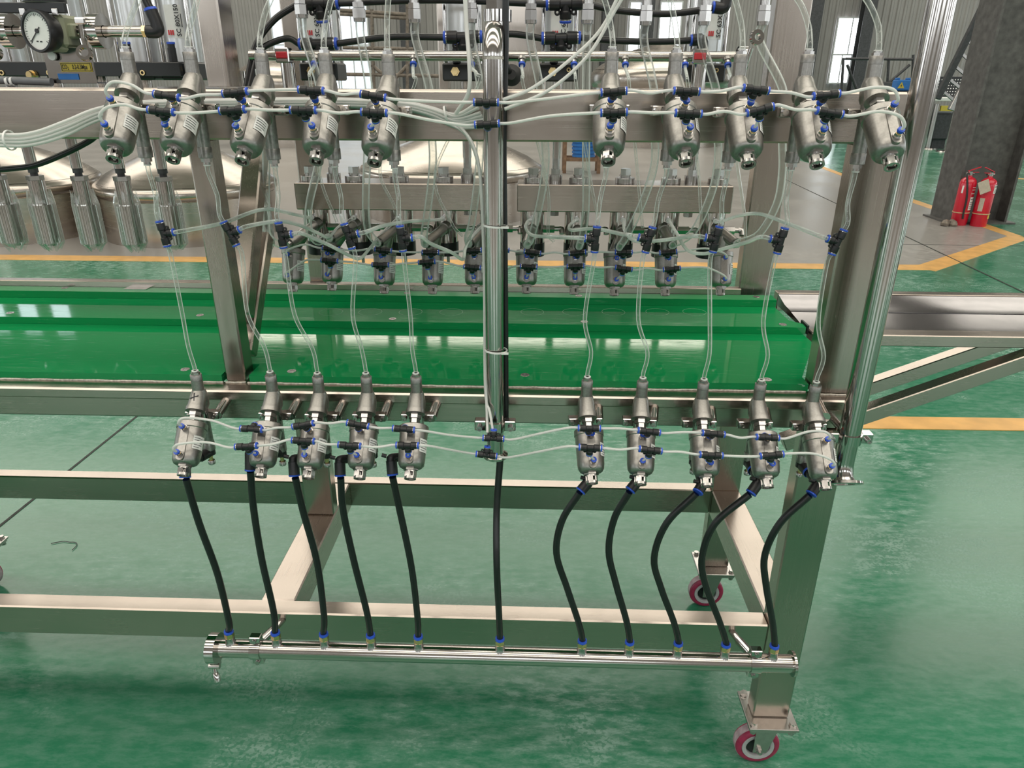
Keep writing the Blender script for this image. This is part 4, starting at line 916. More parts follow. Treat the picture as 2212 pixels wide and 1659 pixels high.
# thin tubes from the small manifold
YS = 1.46
zs = at(1080, 121, YS).z; xs0, xs1 = at(540, 121, YS).x, at(1612, 124, YS).x
sm = thing('upper_manifold', 'slim polished steel manifold pipe behind the top beam', 'manifold', (xs0, YS, zs))
MB().lathe((xs0, YS, zs), (1,0,0), [(0,0),(0,.0090),(xs1-xs0,.0090),(xs1-xs0,0)], 24).build('pipe', 'steel_pipe_x', sm)
TH = [(682,[(668,160),(672,190)],[(690,375),(728,480)]),(895,[(893,165),(893,190)],[(821,355),(854,450)]),(1020,[(1030,160),(1030,190)],[(940,372),(975,480),(1000,510)]),(1128,[(1130,165),(1132,192)],[(1183,405),(1184,500),(1196,522)]),(1240,[(1243,165),(1246,192)],[(1275,385),(1290,462)]),(1350,[(1357,165),(1360,192)],[(1374,340),(1388,492)]),(1478,[(1484,165),(1487,192)],[(1508,365),(1514,462)]),(1570,[(1578,165),(1582,192)],[(1591,340),(1608,460),(1610,512)])]
for k, (px, up, lo) in enumerate(TH):
    x = at(px, 124, YS).x; d = Vector((0, -.7, -.7)).normalized(); b = Vector((x, YS, zs))+d*.006
    so = MB().lathe(b, d, [(0,.0085),(.006,.0080),(.006,.0062),(.012,.0060),(.012,0)], 18).build('boss', 'zinc', sm)
    MB().lathe(b+d*.012, d, [(0,0),(0,.0058),(.001,.0066),(.005,.0062),(.005,0)], 16).build('release_collar', 'blue_plastic', so)
    P = [b+d*.014, b+d*.024]+pts(up, 1.42)+pts(lo, 1.47)
    hose(P, .0030, 'clear_tube', 'clear_tube', 'thin clear tube from the slim upper manifold to a nozzle, %s from left' % NTH[k], 'tube', 'thin clear tubes from the slim manifold')
for px in (615, 1508):
    x = at(px, 124, YS).x; b = MB(); b.box(x-.013, x+.013, YS-.016, YS+.010, zs-.013, zs+.013, .002); o = b.build('clip', 'polished', sm)
    MB().box(x-.011, x+.011, YS-.0185, YS-.012, zs-.006, zs+.006, .0015).build('clip_insert', 'red_plastic', o)
    MB().cyl((x+.004, YS, 1.395), (x+.004, YS, zs-.013), .0130, n=20).build('support_leg', 'steel_pipe', sm)
# ------------------------------------------------------------------ lift cylinders
def lift_cylinder(px, label, txt='SC 63X150', lab=True, wd=.033, lx=0):
    c = at(px, 100, 1.60); x = c.x
    t = thing('lift_cylinder', label, 'cylinder', (x, 1.60, 1.452), 'pneumatic lift cylinders')
    MB().cyl((x, 1.60, 1.4865), (x, 1.60, 1.80), .0345, n=32).build('barrel', 'cylinder_white', t)
    MB().box(x-.039, x+.039, 1.561, 1.639, 1.452, 1.486, .003).build('end_block', 'black_paint', t)
    MB().box(x-.039, x+.039, 1.561, 1.639, 1.80, 1.835, .003).build('top_block', 'black_paint', t)
    for sx in (-1, 1):
        for sy in (-1, 1): MB().cyl((x+sx*.032, 1.60+sy*.032, 1.486), (x+sx*.032, 1.60+sy*.032, 1.80), .0042, n=10).build('tie_rod', 'polished', t)
    b = MB(); b.cyl((x-.012, 1.560, 1.470), (x-.012, 1.550, 1.470), .0090, n=6); b.cyl((x-.012, 1.550, 1.470), (x-.012, 1.546, 1.470), .0058, n=16); b.build('brass_plug', 'brass', t)
    MB().ring((x+.020, 1.5595, 1.474), (0,1,0), .0022, .0042, .0015, 14).build('brass_eyelet', 'brass', t)
    b = MB(); b.cyl((x-.010, 1.567, 1.486), (x-.010, 1.567, 1.512), .0085, n=16); b.cyl((x-.010, 1.567, 1.512), (x-.010, 1.567, 1.519), .0075, n=16); f = b.build('air_fitting', 'black_plastic', t)
    MB().ring((x-.010, 1.567, 1.519), (0,0,1), .004, .0086, .004, 16).build('release_collar', 'blue_plastic', f)
    if lab:
        vs = []; z0, z1 = 1.530, 1.590
        for i in range(6):
            an = math.radians(-90-34+i*11.5+lx)
            for z in (z0, z1): vs.append((x+.0349*math.cos(an), 1.60+.0349*math.sin(an), z))
        lb = MB().add(vs, [(2*i, 2*i+2, 2*i+3, 2*i+1) for i in range(5)]).build('label', 'label_white', t)
        an = math.radians(-90-34+28+lx); d = Vector((math.cos(an), math.sin(an), 0)); u = Vector((-d.y, d.x, 0)); o = Vector((x, 1.60, 1.562))+d*.0356
        text('lettering', txt, .0125, 'ink', lb, o+u*.009, (0,0,1), -u); MB().bar(o+u*.0165-Vector((0,0,.012)), o+u*.0165+Vector((0,0,.012)), .0016, .0004, 0, up=d).build('print_lines', 'ink', lb)
        c_ = o-u*.0075+Vector((0,0,-.022)); lg = MB()
        for q in (-.0042, .0, .0042): lg.bar(c_+u*(q-.0014), c_+u*(q+.0014), .009, .0006, 0, up=d)
        lg.build('logo', 'red_ink', lb)
    return t
lift_cylinder(694, 'white pneumatic cylinder with printed label behind the fourth top beam valve')
lift_cylinder(1000, 'white pneumatic cylinder just left of the middle pipe', lab=False)
lift_cylinder(1207, 'white pneumatic cylinder with printed label right of the middle pipe', lx=4)
lift_cylinder(1522, 'white pneumatic cylinder with printed label at the right end of the slim manifold', lx=22)
for px, nm in ((8, 'at the left picture edge'), (150, 'behind the yellow lettered plate'), (303, 'behind the leftmost top beam valve')): lift_cylinder(px, 'white pneumatic cylinder without label %s' % nm, lab=False)
lift_cylinder(397, 'white pneumatic cylinder with label left of the upright post', 'SC 80X150', lx=10)
# black hoses and big tees at the top
def bigtee(px, py, br, lab): return tee(at(px, py, 1.505), (1, 0, .02), br, 2.0, lab, 'large black tees on the black hoses')
B1 = [bigtee(688, 95, (0,.2,-1), 'large black tee on the lower black hose before the fourth top beam valve'), bigtee(1000, 80, (0,.2,-1), 'large black tee on the lower black hose left of the middle pipe'), bigtee(1212, 82, (0,.2,-1), 'large black tee on the lower black hose right of the middle pipe')]
B2 = [bigtee(690, 8, (0,.2,-1), 'large black tee on the upper black hose near the fourth top beam valve'), bigtee(1222, 8, (0,.2,-1), 'large black tee on the upper black hose right of the middle pipe')]
def bh(P, lab): hose(P, .0060, 'black_hose', 'black_hose', lab, 'hose', 'black hoses behind the top beam', n=12)
for T_, nm in ((B1, 'lower'), (B2, 'upper')):
    s0 = pts([(538,200,1.46),(556,125,1.48),(572,100,1.5),(620,83,1.505)]) if nm == 'lower' else pts([(532,190,1.47),(552,100,1.49),(590,45,1.5),(635,14,1.505)])
    bh(s0+[T_[0]['l']], 'black hose curving up from behind the left post to the %s big tee' % nm)
    for i in range(len(T_)-1):
        a, b = T_[i]['r'], T_[i+1]['l']; bh([a, a.lerp(b, .5)+Vector((0, 0, .006)), b], 'black hose running between the %s big tees, %s length' % (nm, NTH[i]))
    e = pts([(1330,88,1.505),(1420,90,1.505),(1500,87,1.505)]) if nm == 'lower' else pts([(1330,22,1.505),(1430,30,1.505),(1500,24,1.505),(1548,16,1.505)])
    bh([T_[-1]['r']]+e, 'black hose from the last %s big tee to the right cylinder' % nm)
    p = e[-1]; t = thing('hose_end_elbow', 'black end elbow of the %s black hose at the right cylinder' % nm, 'fitting', p)
    b = MB(); b.tube([p-Vector((.004,0,0)), p+Vector((.014,0,0)), p+Vector((.018,.004,-.022 if nm == 'lower' else .022))], .0105, 16, 4); b.build('elbow_body', 'black_plastic', t)
    MB().lathe(p-Vector((.004,0,0)), (-1,0,0), [(0,0),(0,.0095),(.0012,.0108),(.004,.0100),(.004,0)], 18).build('release_collar', 'blue_plastic', t)
p = at(1105, 163, 1.44); t = thing('black_gland', 'round black rubber cable gland right of the middle pipe', 'cable gland', p)
MB().lathe(p, (0,-1,.1), [(0,0),(0,.019),(.006,.019),(.008,.014),(.014,.009),(.014,0)], 26).build('grommet', 'rubber', t); MB().tube([p, p+Vector((-.012,-.03,.02)), p+Vector((-.02,-.06,.05))], .006, 12, 4).build('cable', 'black_hose', t)
p = at(1628, 88, 1.40); t = thing('wing_clamp', 'chrome wing nut clamp at the right end of the slim manifold', 'clamp', p)
MB().ring(p+Vector((-.02, .02, -.03)), (1,0,0), .012, .022, .016, 24).build('band', 'polished', t); MB().cyl(p+Vector((-.012, 0, -.05)), p+Vector((-.004, -.004, -.012)), .0045, n=12).build('eye_bolt', 'polished', t)
MB().ring(p+Vector((0, -.010, .004)), (.3,-1,.2), .006, .0125, .007, 20).build('wing_nut', 'polished', t)
# ------------------------------------------------------------------ wrapped nozzles on the left
random.seed(11)
def streak_grooved(x, y_, z0, z1, r, n=26, dep=.0011):  # grooves added to imitate vertical reflection streaks on plain round steel
    P = []
    for k in range(n):
        a = 2*math.pi*k/n; h = 2*math.pi/n
        for f, q in ((0, 0), (.42, 0), (.52, dep), (.90, dep)): P.append((x+(r-q)*math.cos(a+f*h), y_+(r-q)*math.sin(a+f*h)))
    return MB().poly(P, z0, z1)
for i, x in enumerate([-1.202, -1.117, -1.016, -.920, -.825, -.622]):
    nm = ['cut by the left picture edge', 'second from the left picture edge', 'third from the left picture edge', 'fourth from the left picture edge', 'fifth from the left picture edge', 'right of the left post']
    t = thing('wrapped_nozzle', 'steel nozzle with added streak grooves wrapped in clear film, %s' % nm[i], 'nozzle', (x, YN, 1.09), 'film wrapped nozzles')
    MB().cyl((x, YN, 1.272), (x, YN, 1.47), .0115, n=20).build('rod', 'steel_pipe', t)
    b = MB(); b.cyl((x, YN, 1.262), (x, YN, 1.286), .0105, n=16); b.cyl((x, YN, 1.254), (x, YN, 1.266), .0078, n=16); b.build('coupling', 'dark_steel', t)
    MB().cyl((x, YN, 1.246), (x, YN, 1.2555), .0178, n=6).build('nut', 'zinc', t)
    streak_grooved(x, YN, 1.10, 1.2455, .0168, 20).build('sleeve', 'steel_pipe', t, sharp=25)
    streak_grooved(x, YN, 1.108, 1.193, .0264, 28).build('barrel', 'steel_pipe', t, sharp=25)
    wr = MB(); n = 28; rows = []
    prof = [(1.218, .0215), (1.200, .0270), (1.19, .0276), (1.16, .0273), (1.13, .0275), (1.107, .0272)]
    vs = []
    for z, r in prof:
        for k in range(n): a = 2*math.pi*k/n; q = random.uniform(-.0006, .0012)+(random.uniform(-.002, .003) if z > 1.21 else 0); vs.append((x+(r+q)*math.cos(a), YN+(r+q)*math.sin(a), z+(random.uniform(-.006, .010) if z > 1.21 else 0)))
    for k in range(n): a = 2*math.pi*k/n; q = random.uniform(.006, .018); vs.append((x+q*math.cos(a), YN+q*math.sin(a), 1.107-random.uniform(.008, .024)))
    m = len(prof)+1; wr.add(vs, [(j*n+k, (j+1)*n+k, (j+1)*n+(k+1) % n, j*n+(k+1) % n) for j in range(m-1) for k in range(n)])
    wr.build('film_wrap', 'clear_wrap', t, sharp=15)
# ------------------------------------------------------------------ gas regulator at the top left
YR = 1.25
def A3(px, py, dy=0): return at(px, py, YR+dy)
g = A3(82, 67, -.045); t = thing('gas_regulator', 'olive gas regulator with round white pressure gauge at top left', 'regulator', A3(125, 110))
ga = Vector((-.30, -1, .02)).normalized()
gg = MB().lathe(g+ga*-.022, ga, [(0,0),(0,.026),(.012,.0300),(.024,.0310),(.026,.0300),(.026,.0270),(.0225,.0268),(.0225,0)], 40).build('gauge_case', 'black_plastic', t)
dial = MB().lathe(g+ga*.0008, ga, [(0,.0268),(0,0)], 40); dl = dial.build('dial', 'label_white', gg)
u = Vector((0,0,1)).cross(ga).normalized(); v = ga.cross(u)
u = -u if u.x < 0 else u; v = Vector(v) if v.z > 0 else -v
tk = MB()
for k in range(31):
    an = math.radians(225-k*9); d = u*math.cos(an)+v*math.sin(an); r0 = .0205 if k % 5 == 0 else .0222
    tk.bar(g+ga*.0012+d*r0, g+ga*.0012+d*.0245, .0005 if k % 5 else .0009, .0003, 0, up=ga)
tk.build('scale_ticks', 'ink', dl)
an = math.radians(222); d = u*math.cos(an)+v*math.sin(an); nd = MB(); nd.bar(g+ga*.0018-d*.008, g+ga*.0018+d*.022, .0016, .0004, 0, up=ga); nd.cyl(g+ga*.001, g+ga*.003, .0034, n=16); nd.build('needle', 'ink', dl)
MB().bar(g+ga*.0013-u*.006-v*.0145, g+ga*.0013-u*.002-v*.0145, .0016, .0003, 0, up=ga).build('print_marks', 'ink', dl)
MB().bar(g+ga*.0013+u*.001-v*.0150, g+ga*.0013+u*.0055-v*.0150, .0016, .0003, 0, up=ga).build('print_marks', 'ink', dl)
c = A3(126, 75); b = MB(); b.box(c.x-.026, c.x+.026, YR-.024, YR+.024, c.z-.020, c.z+.028, .005); b.box(c.x-.034, c.x+.034, YR-.014, YR+.014, c.z-.006, c.z+.016, .003)
b.lathe((c.x, YR, c.z-.018), (0,0,-1), [(0,0),(0,.026),(.004,.027),(.008,.024),(.010,.013),(.015,.012),(.015,0)], 26); b.build('body', 'olive_paint', t)
kb = MB(); kb.lathe((c.x-.010, YR, c.z+.046), (0,0,1), [(0,0),(0,.031),(.008,.031),(.010,.026),(.05,.024),(.05,0)], 28); kb.build('knob', 'black_plastic', t)
b = MB(); b.box(A3(18, 30).x, A3(163, 30).x, YR-.026, YR-.018, c.z+.029, c.z+.044, .001); b.build('bracket', 'black_paint', t)
MB().lathe((c.x-.004, YR-.020, c.z-.032), (0,-1,0), [(0,0),(0,.0065),(.004,.0065),(.004,0)], 16).build('plug', 'white_plastic', t)
for px in (48, 118): q = A3(px, 26, -.028); MB().box(q.x-.005, q.x+.005, q.y-.001, q.y+.003, q.z-.005, q.z+.005, .001).build('cage_nut', 'zinc', t)
pr_ = thing('regulator_pipe', 'short polished pipe with clamp rings through the gas regulator', 'pipe', A3(160, 64))
x0, x1 = A3(-40, 60).x, A3(310, 66).x; z = A3(250, 68).z
MB().lathe((c.x+.030, YR, z), (1,0,0), [(0,0),(0,.0085),(x1-c.x-.030,.0085),(x1-c.x-.030,0)], 24).build('pipe', 'steel_pipe_x', pr_)
MB().lathe((x0, YR, z), (1,0,0), [(0,0),(0,.0085),(c.x-.030-x0,.0085),(c.x-.030-x0,0)], 24).build('pipe', 'steel_pipe_x', pr_)
MB().cyl((x1, YR, z), (x1+.008, YR, z), .0095, n=6).build('brass_end', 'brass', pr_)
for px in (20, 212):
    q = A3(px, 60); b = MB(); b.ring((q.x-.009, YR, z), (1,0,0), .0095, .026, .018, 30); o = b.build('clamp_ring', 'polished', pr_)
    b = MB(); b.cyl((q.x-.012, YR-.026, z+.014), (q.x-.012, YR-.030, z-.020), .0040, n=12); b.cyl((q.x-.012, YR-.030, z-.012), (q.x-.010, YR-.031, z-.024), .0056, n=12)
    b.ring((q.x-.008, YR-.036, z-.034), (.2,-1,.3), .0070, .0115, .008, 20); b.box(q.x-.018, q.x+.000, YR-.034, YR-.020, z+.008, z+.018, .002); b.build('wing_nut', 'polished', o)
p = Vector((x1+.008, YR, z)); t = thing('hose_end_elbow', 'black elbow with blue collar on the regulator pipe end', 'fitting', p)
MB().tube([p-Vector((.002,0,0)), p+Vector((.012,0,0)), p+Vector((.016,0,.006)), p+Vector((.010,0,.030))], .0098, 14, 4).build('elbow_body', 'black_plastic', t)
MB().lathe(p+Vector((.010,0,.029)), (-.25,0,1), [(0,0),(0,.0090),(.0015,.0104),(.005,.0096),(.005,0)], 18).build('release_collar', 'blue_plastic', t)
hose([p+Vector((.010,0,.030)), p+Vector((.002,0,.055)), p+Vector((-.010,.004,.11))], .0062, 'black_hose', 'black_hose', 'black hose rising from the regulator pipe elbow', 'hose')
# plate with the pressure label
t = thing('pressure_plate', 'bent polished plate carrying the yellow pressure label', 'plate', A3(165, 178))
x0, x1, z0, z1 = A3(114, 150).x, A3(216, 150).x, A3(165, 180).z, A3(165, 104).z
MB().box(x0, x1, 1.234, 1.2365, z0, z1, .0005).build('plate', 'polished', t); MB().box(x0, x1, 1.2370, 1.262, z0, z0+.002).build('foot', 'polished', t)
a, b_ = A3(133, 155, -.018), A3(195, 135, -.018); yl = MB().box(a.x, b_.x, 1.2325, 1.2335, a.z, b_.z).build('yellow_label', 'label_yellow', t)
bd = MB(); bw = .0008
bd.box(a.x+.001, b_.x-.001, 1.2320, 1.2324, b_.z-.001-bw, b_.z-.001); bd.box(a.x+.001, b_.x-.001, 1.2320, 1.2324, a.z+.001, a.z+.001+bw); bd.box(a.x+.001, a.x+.001+bw, 1.2320, 1.2324, a.z+.001, b_.z-.001); bd.box(b_.x-.001-bw, b_.x-.001, 1.2320, 1.2324, a.z+.001, b_.z-.001); bd.build('label_border', 'ink', yl)
m = (a+b_)/2; m.y = 1.2318; wd = b_.x-a.x
text('lettering', 'CO', .0100, 'ink', yl, m+Vector((-wd*.365, 0, 0)), (1,0,0), (0,0,1), .56); text('lettering', '2', .0062, 'ink', yl, m+Vector((-wd*.255, 0, -.0022)), (1,0,0), (0,0,1), .60); text('lettering', '0.2-0.3Mpa', .0100, 'ink', yl, m+Vector((wd*.125, 0, 0)), (1,0,0), (0,0,1), .56)
a, b_ = A3(126, 172, -.018), A3(168, 159, -.018); MB().box(a.x, b_.x, 1.2328, 1.2335, a.z, b_.z, .0003).build('blue_smudge', 'blue_paint', t)
# black rail and grey hose behind the plate
x0, x1 = at(-60, 160, 1.54).x, at(392, 160, 1.54).x
t = thing('black_rail', 'black flat rail with brass screws behind the pressure plate', 'rail', (x0, 1.54, 1.45)); MB().box(x0, x1, 1.536, 1.550, 1.4585, 1.485, .001).build('bar', 'black_paint', t)
for px in (4, 106, 308): q = at(px, 157, 1.535); MB().ring((q.x, 1.5335, q.z), (0,1,0), .0028, .0052, .0025, 14).build('brass_eyelet', 'brass', t)
q = at(70, 162, 1.53); MB().lathe((q.x, 1.536, q.z), (-.2,-1,0), [(0,0),(0,.0095),(.006,.0095),(.006,.0070),(.014,.0070),(.014,0)], 18).build('brass_screw', 'brass', t)
P = pts([(-60,172,1.225),(0,173,1.225),(60,175,1.225),(112,177,1.225)]); hose(P, .0062, 'grey_hose', 'grey_hose', 'grey hose lying on top of the beam beside the pressure plate', 'hose')
for k in range(2):
    q = at(16+10*k, 177, 1.225); tag(MB().ring((q.x, 1.225, q.z), (1,0,.1), .0066, .0078, .004, 18).build('cable_tie', 'white_plastic', None, org=q), 'white cable tie on the grey hose, %s of two' % ('left' if k == 0 else 'right'), 'cable tie', 'cable ties on the grey hose')

# ================================================================== things standing in the hall
brushed('tank_steel', (.50, .45, .40), .24, (2, 2, 60), .10, .02)
def tank(x, y_, r, h, dome, label, n=64):
    t = thing('steel_tank', label, 'tank', (x, y_, 0), 'steel tanks standing in the hall')
    MB().lathe((x, y_, 0), (0,0,1), [(0,0),(0,r*.965),(h*.86,r*.965),(h*.88,r*.95)], n).build('shell', 'tank_steel', t)
    MB().lathe((x, y_, 0), (0,0,1), [(h*.86,r*.955),(h*.90,r*.985),(h*.95,r),(h*1.02,r*1.0),(h*1.09,r*.985),(h*1.13,r*.95)], n).build('rim', 'tank_steel', t)
    MB().lathe((x, y_, 0), (0,0,1), [(h*1.13,r*.955),(h*1.13+dome*.22,r*.84),(h*1.13+dome*.46,r*.66),(h*1.13+dome*.72,r*.42),(h*1.13+dome*.92,r*.18),(h*1.13+dome,r*.12),(h*1.13+dome+.05,r*.12),(h*1.13+dome+.05,0)], n).build('domed_lid', 'tank_steel', t)
    return t
tank(-3.55, 7.36, .87, .48, .34, 'low polished steel tank with domed lid behind the film wrapped nozzles')
tank(-5.42, 7.28, .90, .50, .34, 'low polished steel tank with domed lid cut by the left picture edge')
tank(-1.00, 8.75, 1.08, .50, .36, 'low polished steel tank with domed lid behind the left filling block')
q = at(1430, 120, 19.6); tank(q.x, 19.6, 1.75, 1.55, .62, 'big distant steel tank with domed lid above the right half of the beam')
q = at(600, 150, 18.5); tank(q.x, 18.5, 1.15, 1.40, .45, 'distant steel tank with domed lid above the left half of the beam')
# hall column with two fire extinguishers
cx_, cy0, cy1 = 4.70, 8.26, 8.70
t = thing('hall_column', 'massive grey painted steel column beside the two fire extinguishers', 'column', (cx_+.3, (cy0+cy1)/2, 0))
MB().box(cx_, cx_+.026, cy0, cy1, 0, HZ-.01).build('left_flange', 'column_paint', t)
MB().box(cx_+.60, cx_+.626, cy0, cy1, 0, HZ-.01).build('right_flange', 'column_paint', t)
MB().box(cx_+.026, cx_+.60, cy0+.17, cy0+.195, 0, HZ-.01).build('web', 'column_paint', t)
MB().box(cx_-.06, cx_+.70, cy0-.05, cy1+.05, 0, .02).build('base_plate', 'column_paint', t)
def extinguisher(px, py, r, h, label, hose_side, tagged):
    p = on(px, py, 0); p.y += r
    t = thing('fire_extinguisher', label, 'extinguisher', p, 'fire extinguishers at the column')
    MB().lathe(p, (0,0,1), [(0,0),(0,r*.93),(.012,r*.97),(.03,r*.97),(.035,r),(h-.07,r),(h-.035,r*.90),(h-.012,r*.62),(h,r*.30),(h+.02,r*.28),(h+.02,0)], 36).build('cylinder', 'extinguisher_red', t)
    v = MB(); v.cyl(p+Vector((0,0,h+.01)), p+Vector((0,0,h+.055)), .024, n=14); v.cyl(p+Vector((-.04,0,h+.035)), p+Vector((.035,0,h+.035)), .014, n=12); v.build('valve', 'zinc', t)
    hd = MB(); s = 1 if hose_side < 0 else -1
    hd.bar(p+Vector((-.03*s,0,h+.058)), p+Vector((.085*s,-.02,h+.105)), .028, .008, .001); hd.bar(p+Vector((-.03*s,0,h+.045)), p+Vector((.075*s,-.02,h+.050)), .026, .007, .001); hd.build('handle', 'extinguisher_red', t)
    if hose_side < 0:
        P = [p+Vector((-.03,-.01,h+.035)), p+Vector((-.055,-.04,h+.02)), p+Vector((-.045,-r*.86,h-.08)), p+Vector((-.03,-r-.012,h-.22)), p+Vector((-.025,-r-.012,h-.38)), p+Vector((-.02,-r-.014,h-.44))]
        ho = MB().tube(P, .0095, 10, 5).build('discharge_hose', 'rubber', t)
    MB().ring(p+Vector((0,0,.135)), (0,0,1), r+.0005, r+.005, .010, 32).build('twine', 'twine', t)
    def sticker(a0, a1, z0, z1, m, nm):
        vs = []
        for i in range(7):
            a = math.radians(a0+(a1-a0)*i/6)
            for z in (z0, z1): vs.append((p.x+(r+.0015)*math.cos(a), p.y+(r+.0015)*math.sin(a), z))
        return MB().add(vs, [(2*i, 2*i+2, 2*i+3, 2*i+1) for i in range(6)]).build(nm, m, t)
    def lines(a0, a1, zs, lb, m='ink'):
        b = MB()
        for z in zs:
            vs = []
            for i in range(5):
                a = math.radians(a0+(a1-a0)*i/4)
                for q in (0, .006): vs.append((p.x+(r+.0025)*math.cos(a), p.y+(r+.0025)*math.sin(a), z+q))
            b.add(vs, [(2*i, 2*i+2, 2*i+3, 2*i+1) for i in range(4)])
        b.build('print_lines', m, lb)
    if not tagged:
        lb = sticker(-78, -38, .17, .31, 'label_white', 'label'); lines(-74, -42, (.19, .21, .23, .25, .285), lb)
        c = lb; lines(-80, -45, (.345, .385, .41), lb, 'label_white'); sticker(-152, -140, .35, .43, 'label_white', 'label')
    else:
        lb = sticker(-72, -28, .36, .45, 'label_white', 'label'); lines(-67, -35, (.375, .395, .42, .435), lb)
        sticker(-150, -118, .17, .31, 'paper_tag', 'label'); sticker(-66, -40, .09, .13, 'label_yellow', 'label')
        tg = MB(); c = p+Vector((-.10, -r-.004, h-.10)); tg.bar(c+Vector((-.04,0,-.01)), c+Vector((.06,-.004,.035)), .004, .135, 0, up=(.25,0,1)); tg.build('paper_tag', 'paper_tag', t)
extinguisher(2078, 488, .083, .52, 'red fire extinguisher with black hose standing left at the column foot', -1, False)
extinguisher(2121, 491, .083, .52, 'red fire extinguisher with paper tag standing right at the column foot', 1, True)
p = on(2048, 488, 0); b = MB()
for k in range(5): b.lathe(p+Vector((random.uniform(-.05,.06), random.uniform(-.03,.03), .0)), (random.uniform(-.2,.2), random.uniform(-.2,.2), 1), [(0,0),(0,.04),(.03,.045),(.06,.028),(.075,0)], 9)
tag(b.build('crumpled_rag', 'rust_pipe', None, org=p, sharp=20), 'crumpled dirty rag at the foot of the grey column', 'rag')
# cutting machine and post barrier far right
YC = 18.4
def X(px, py, Y): return at(px, py, Y).x
t = thing('cutting_machine', 'long black and red cutting machine bed behind the grey column', 'machine', (X(2120, 300, YC), YC, 0))
x0, x1 = X(2012, 300, YC), X(2300, 300, YC)
MB().box(x0, x1, YC, YC+1.6, .22, .80, .02).build('base', 'dark_steel', t)
for xx in (x0+.1, x0+1.6, x1-.4): MB().box(xx, xx+.3, YC+.1, YC+.4, 0, .22).build('foot', 'dark_steel', t)
MB().box(x0+.45, x1, YC-.02, YC+.02+.02, .80, 1.05, .01).build('red_panel', 'machine_red', t)
MB().box(x0-.1, x1, YC-.05, YC+1.6, 1.08, 1.16, .01).build('bed', 'label_white', t)
MB().box(x0-.1, x0+.9, YC+.7, YC+.76, 1.16, 1.62, .005).build('perforated_panel', 'black_paint', t)
pf = MB()
for i in range(14):
    for j in range(6): pf.lathe((x0-.02+i*.064, YC+.697, 1.22+j*.066), (0,-1,0), [(0,0),(0,.014),(.002,.014),(.002,0)], 8)
tag(pf.build('perforation_dots', 'label_white', t), kind='stuff')
MB().box(x0-.9, x0-.1, YC+.5, YC+1.4, .25, 1.5, .03).build('housing', 'dark_steel', t)
for k, px in enumerate((2010, 2044)):
    p = on(px if k else 2003, 328 if k else 322, 0); t = thing('steel_stanchion', 'slim steel stanchion with round base far right, %s of two' % ('left' if k == 0 else 'right'), 'post', p, 'steel stanchions')
    MB().lathe(p, (0,0,1), [(0,0),(0,.22),(.03,.21),(.05,.05),(.05,0)], 26).build('base', 'zinc', t); MB().cyl(p+Vector((0,0,.05)), p+Vector((0,0,1.02)), .055, n=16).build('post', 'zinc', t)
    if k == 0: MB().box(p.x+.10, p.x+.42, p.y-.02, p.y+.04, .86, .98, .005).build('yellow_plate', 'label_yellow', t)
t = thing('loading_ladder', 'dark inclined lattice arm leaning behind the right pipe', 'lattice arm', at(2028, 215, 16.5))
a, b = at(2024, 214, 16.5), at(2150, -40, 16.5); d = (b-a).normalized(); off = Vector((.34, 0, -.22))
MB().bar(a, b, .10, .13, .01).build('upper_rail', 'dark_steel', t); MB().bar(a+off, b+off, .10, .13, .01).build('lower_rail', 'zinc', t)
for k in range(9): MB().bar(a.lerp(b, .08+k*.11), a.lerp(b, .08+k*.11)+off, .05, .05).build('rung', 'zinc', t)
# scaffolds
def scaffold(bars, Y, label, r=.024, m='rust_pipe'):
    p = at(bars[0][0], bars[0][1], Y); t = thing('pipe_scaffold', label, 'scaffold', (p.x, Y, 0))
    for x0, y0, x1, y1 in bars:
        a, b = at(x0, y0, Y), at(x1, y1, Y)
        MB().cyl(a, b, r, n=10).build('scaffold_pipe', m, t)
    lo = [min(at(x0, y0, Y).z, at(x1, y1, Y).z) for x0, y0, x1, y1 in bars]
    for (x0, y0, x1, y1), l in zip(bars, lo):
        if abs(x1-x0) < 16 and abs(y1-y0) > 100:
            a = at(x1, y1, Y); MB().cyl((a.x, a.y, 0), a, r, n=10).build('scaffold_foot', m, t)
    return t
scaffold([(803,20,812,340),(735,22,890,32),(735,30,890,40),(738,103,892,106),(880,5,880,340),(803,140,890,215),(720,160,1000,165),(812,215,890,130)], 10.6, 'pipe scaffold behind the tubes between the fourth and fifth top beam valves')
scaffold([(1826,127,1972,128),(1973,118,1966,290),(1822,125,1812,292),(1830,140,1850,192),(1965,140,1905,192),(1920,130,1910,292)], 21.0, 'dark pipe scaffold against the far wall at upper right', .035, 'dark_steel')
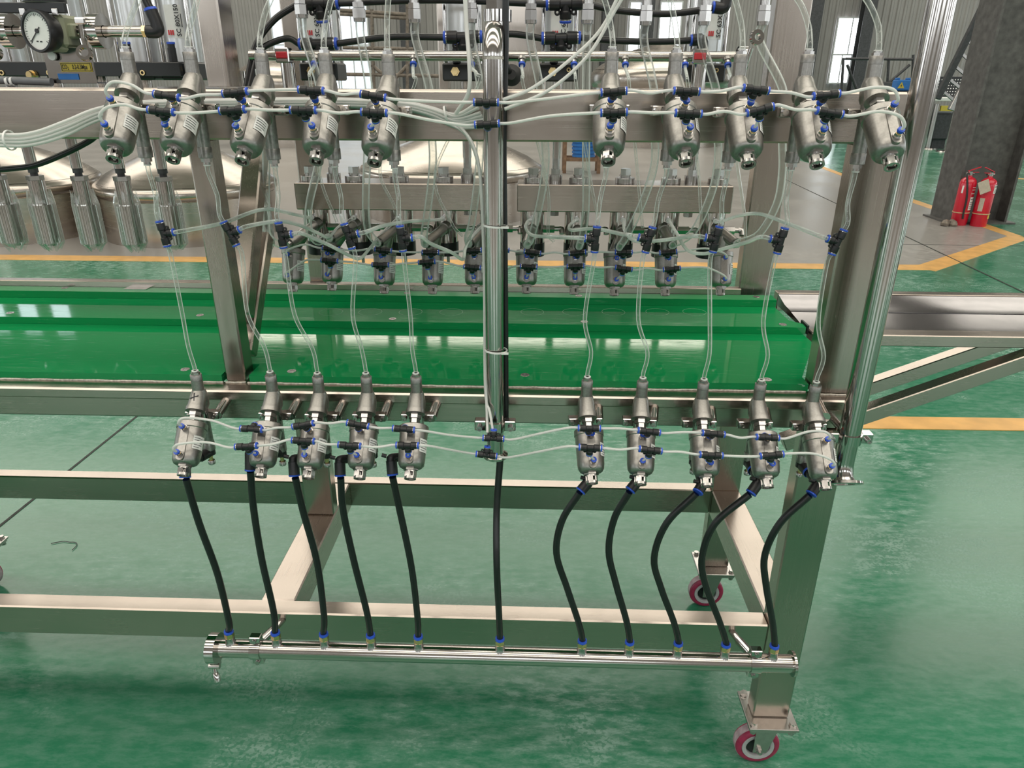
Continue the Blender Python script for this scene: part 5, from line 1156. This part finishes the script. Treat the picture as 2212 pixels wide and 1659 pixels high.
# blue power box on a cabinet
p = at(1945, 196, 10.5); t = thing('steel_cabinet', 'slim dark steel cabinet carrying the blue power box', 'cabinet', (p.x, 10.5, 0))
MB().box(p.x-.16, p.x+.16, 10.35, 10.65, .02, p.z, .01).build('body', 'dark_steel', t); MB().box(p.x-.14, p.x+.14, 10.343, 10.349, .1, p.z-.06, .003).build('door', 'dark_steel', t)
t = thing('power_box', 'small blue power box with yellow warning triangle at upper right', 'box', (p.x, 10.5, p.z+.001)); z = p.z+.001
MB().box(p.x-.095, p.x+.095, 10.42, 10.58, z, z+.135, .012).build('case', 'blue_paint', t)
w_ = MB(); c = Vector((p.x-.04, 10.417, z+.065)); w_.add([c+Vector((-.045,0,-.035)), c+Vector((.045,0,-.035)), c+Vector((0,0,.043)), c+Vector((-.045,.002,-.035)), c+Vector((.045,.002,-.035)), c+Vector((0,.002,.043))], [(0,1,2), (3,5,4), (0,3,4,1), (1,4,5,2), (2,5,3,0)]); wt = w_.build('warning_triangle', 'label_yellow', t)
bz = [(.006,.018),(-.012,-.006),(-.002,-.006),(-.007,-.028),(.012,.0),(.002,.0)]
MB().add([c+Vector((x_, -.0015, z_)) for x_, z_ in bz], [(0,1,2,5), (5,2,3,4)]).build('lightning_symbol', 'ink', wt)
for sx in (-1, 1): MB().box(p.x+sx*.07-.02, p.x+sx*.07+.02, 10.46, 10.54, z+.135, z+.16, .006).build('handle', 'blue_paint', t)
# blue basket on a brown stand
YB = 13.0; x0, x1 = X(1219, 340, YB), X(1292, 340, YB); t = thing('wooden_stand', 'low brown wooden stand under the blue basket behind the right filling block', 'stand', ((x0+x1)/2, YB, 0))
for xx in (x0, x1):
    for yy in (YB-.2, YB+.2): MB().box(xx-.03, xx+.03, yy-.03, yy+.03, 0, .62, .003).build('leg', 'wood_brown', t)
for yy in (YB-.2, YB+.2): MB().box(x0+.03, x1-.03, yy-.02, yy+.02, .20, .26, .003).build('rail', 'wood_brown', t)
xc = (x0+x1)/2+.04; t = thing('blue_basket', 'bright blue ribbed plastic basket on the brown stand', 'basket', (xc, YB, .262))
prof = []; 
for k in range(12): prof += [(k*.06, .20+k*.004), (k*.06+.035, .20+k*.004), (k*.06+.040, .188+k*.004), (k*.06+.055, .188+k*.004)]
MB().lathe((xc, YB, .262), (0,0,1), [(0,0)]+prof+[(.72,.24),(.72,.22)], 28).build('body', 'blue_paint', t)
MB().ring((xc, YB, .975), (0,0,1), .21, .262, .03, 28).build('rim', 'blue_paint', t)

hose([on(x, y_, .003) for x, y_ in ((110,1174),(125,1171),(139,1169),(150,1171),(160,1171),(166,1174),(164,1180),(156,1188))], .0012, 'black_hose', 'wire_scrap', 'thin dark wire scrap lying on the green floor at lower left', 'wire')
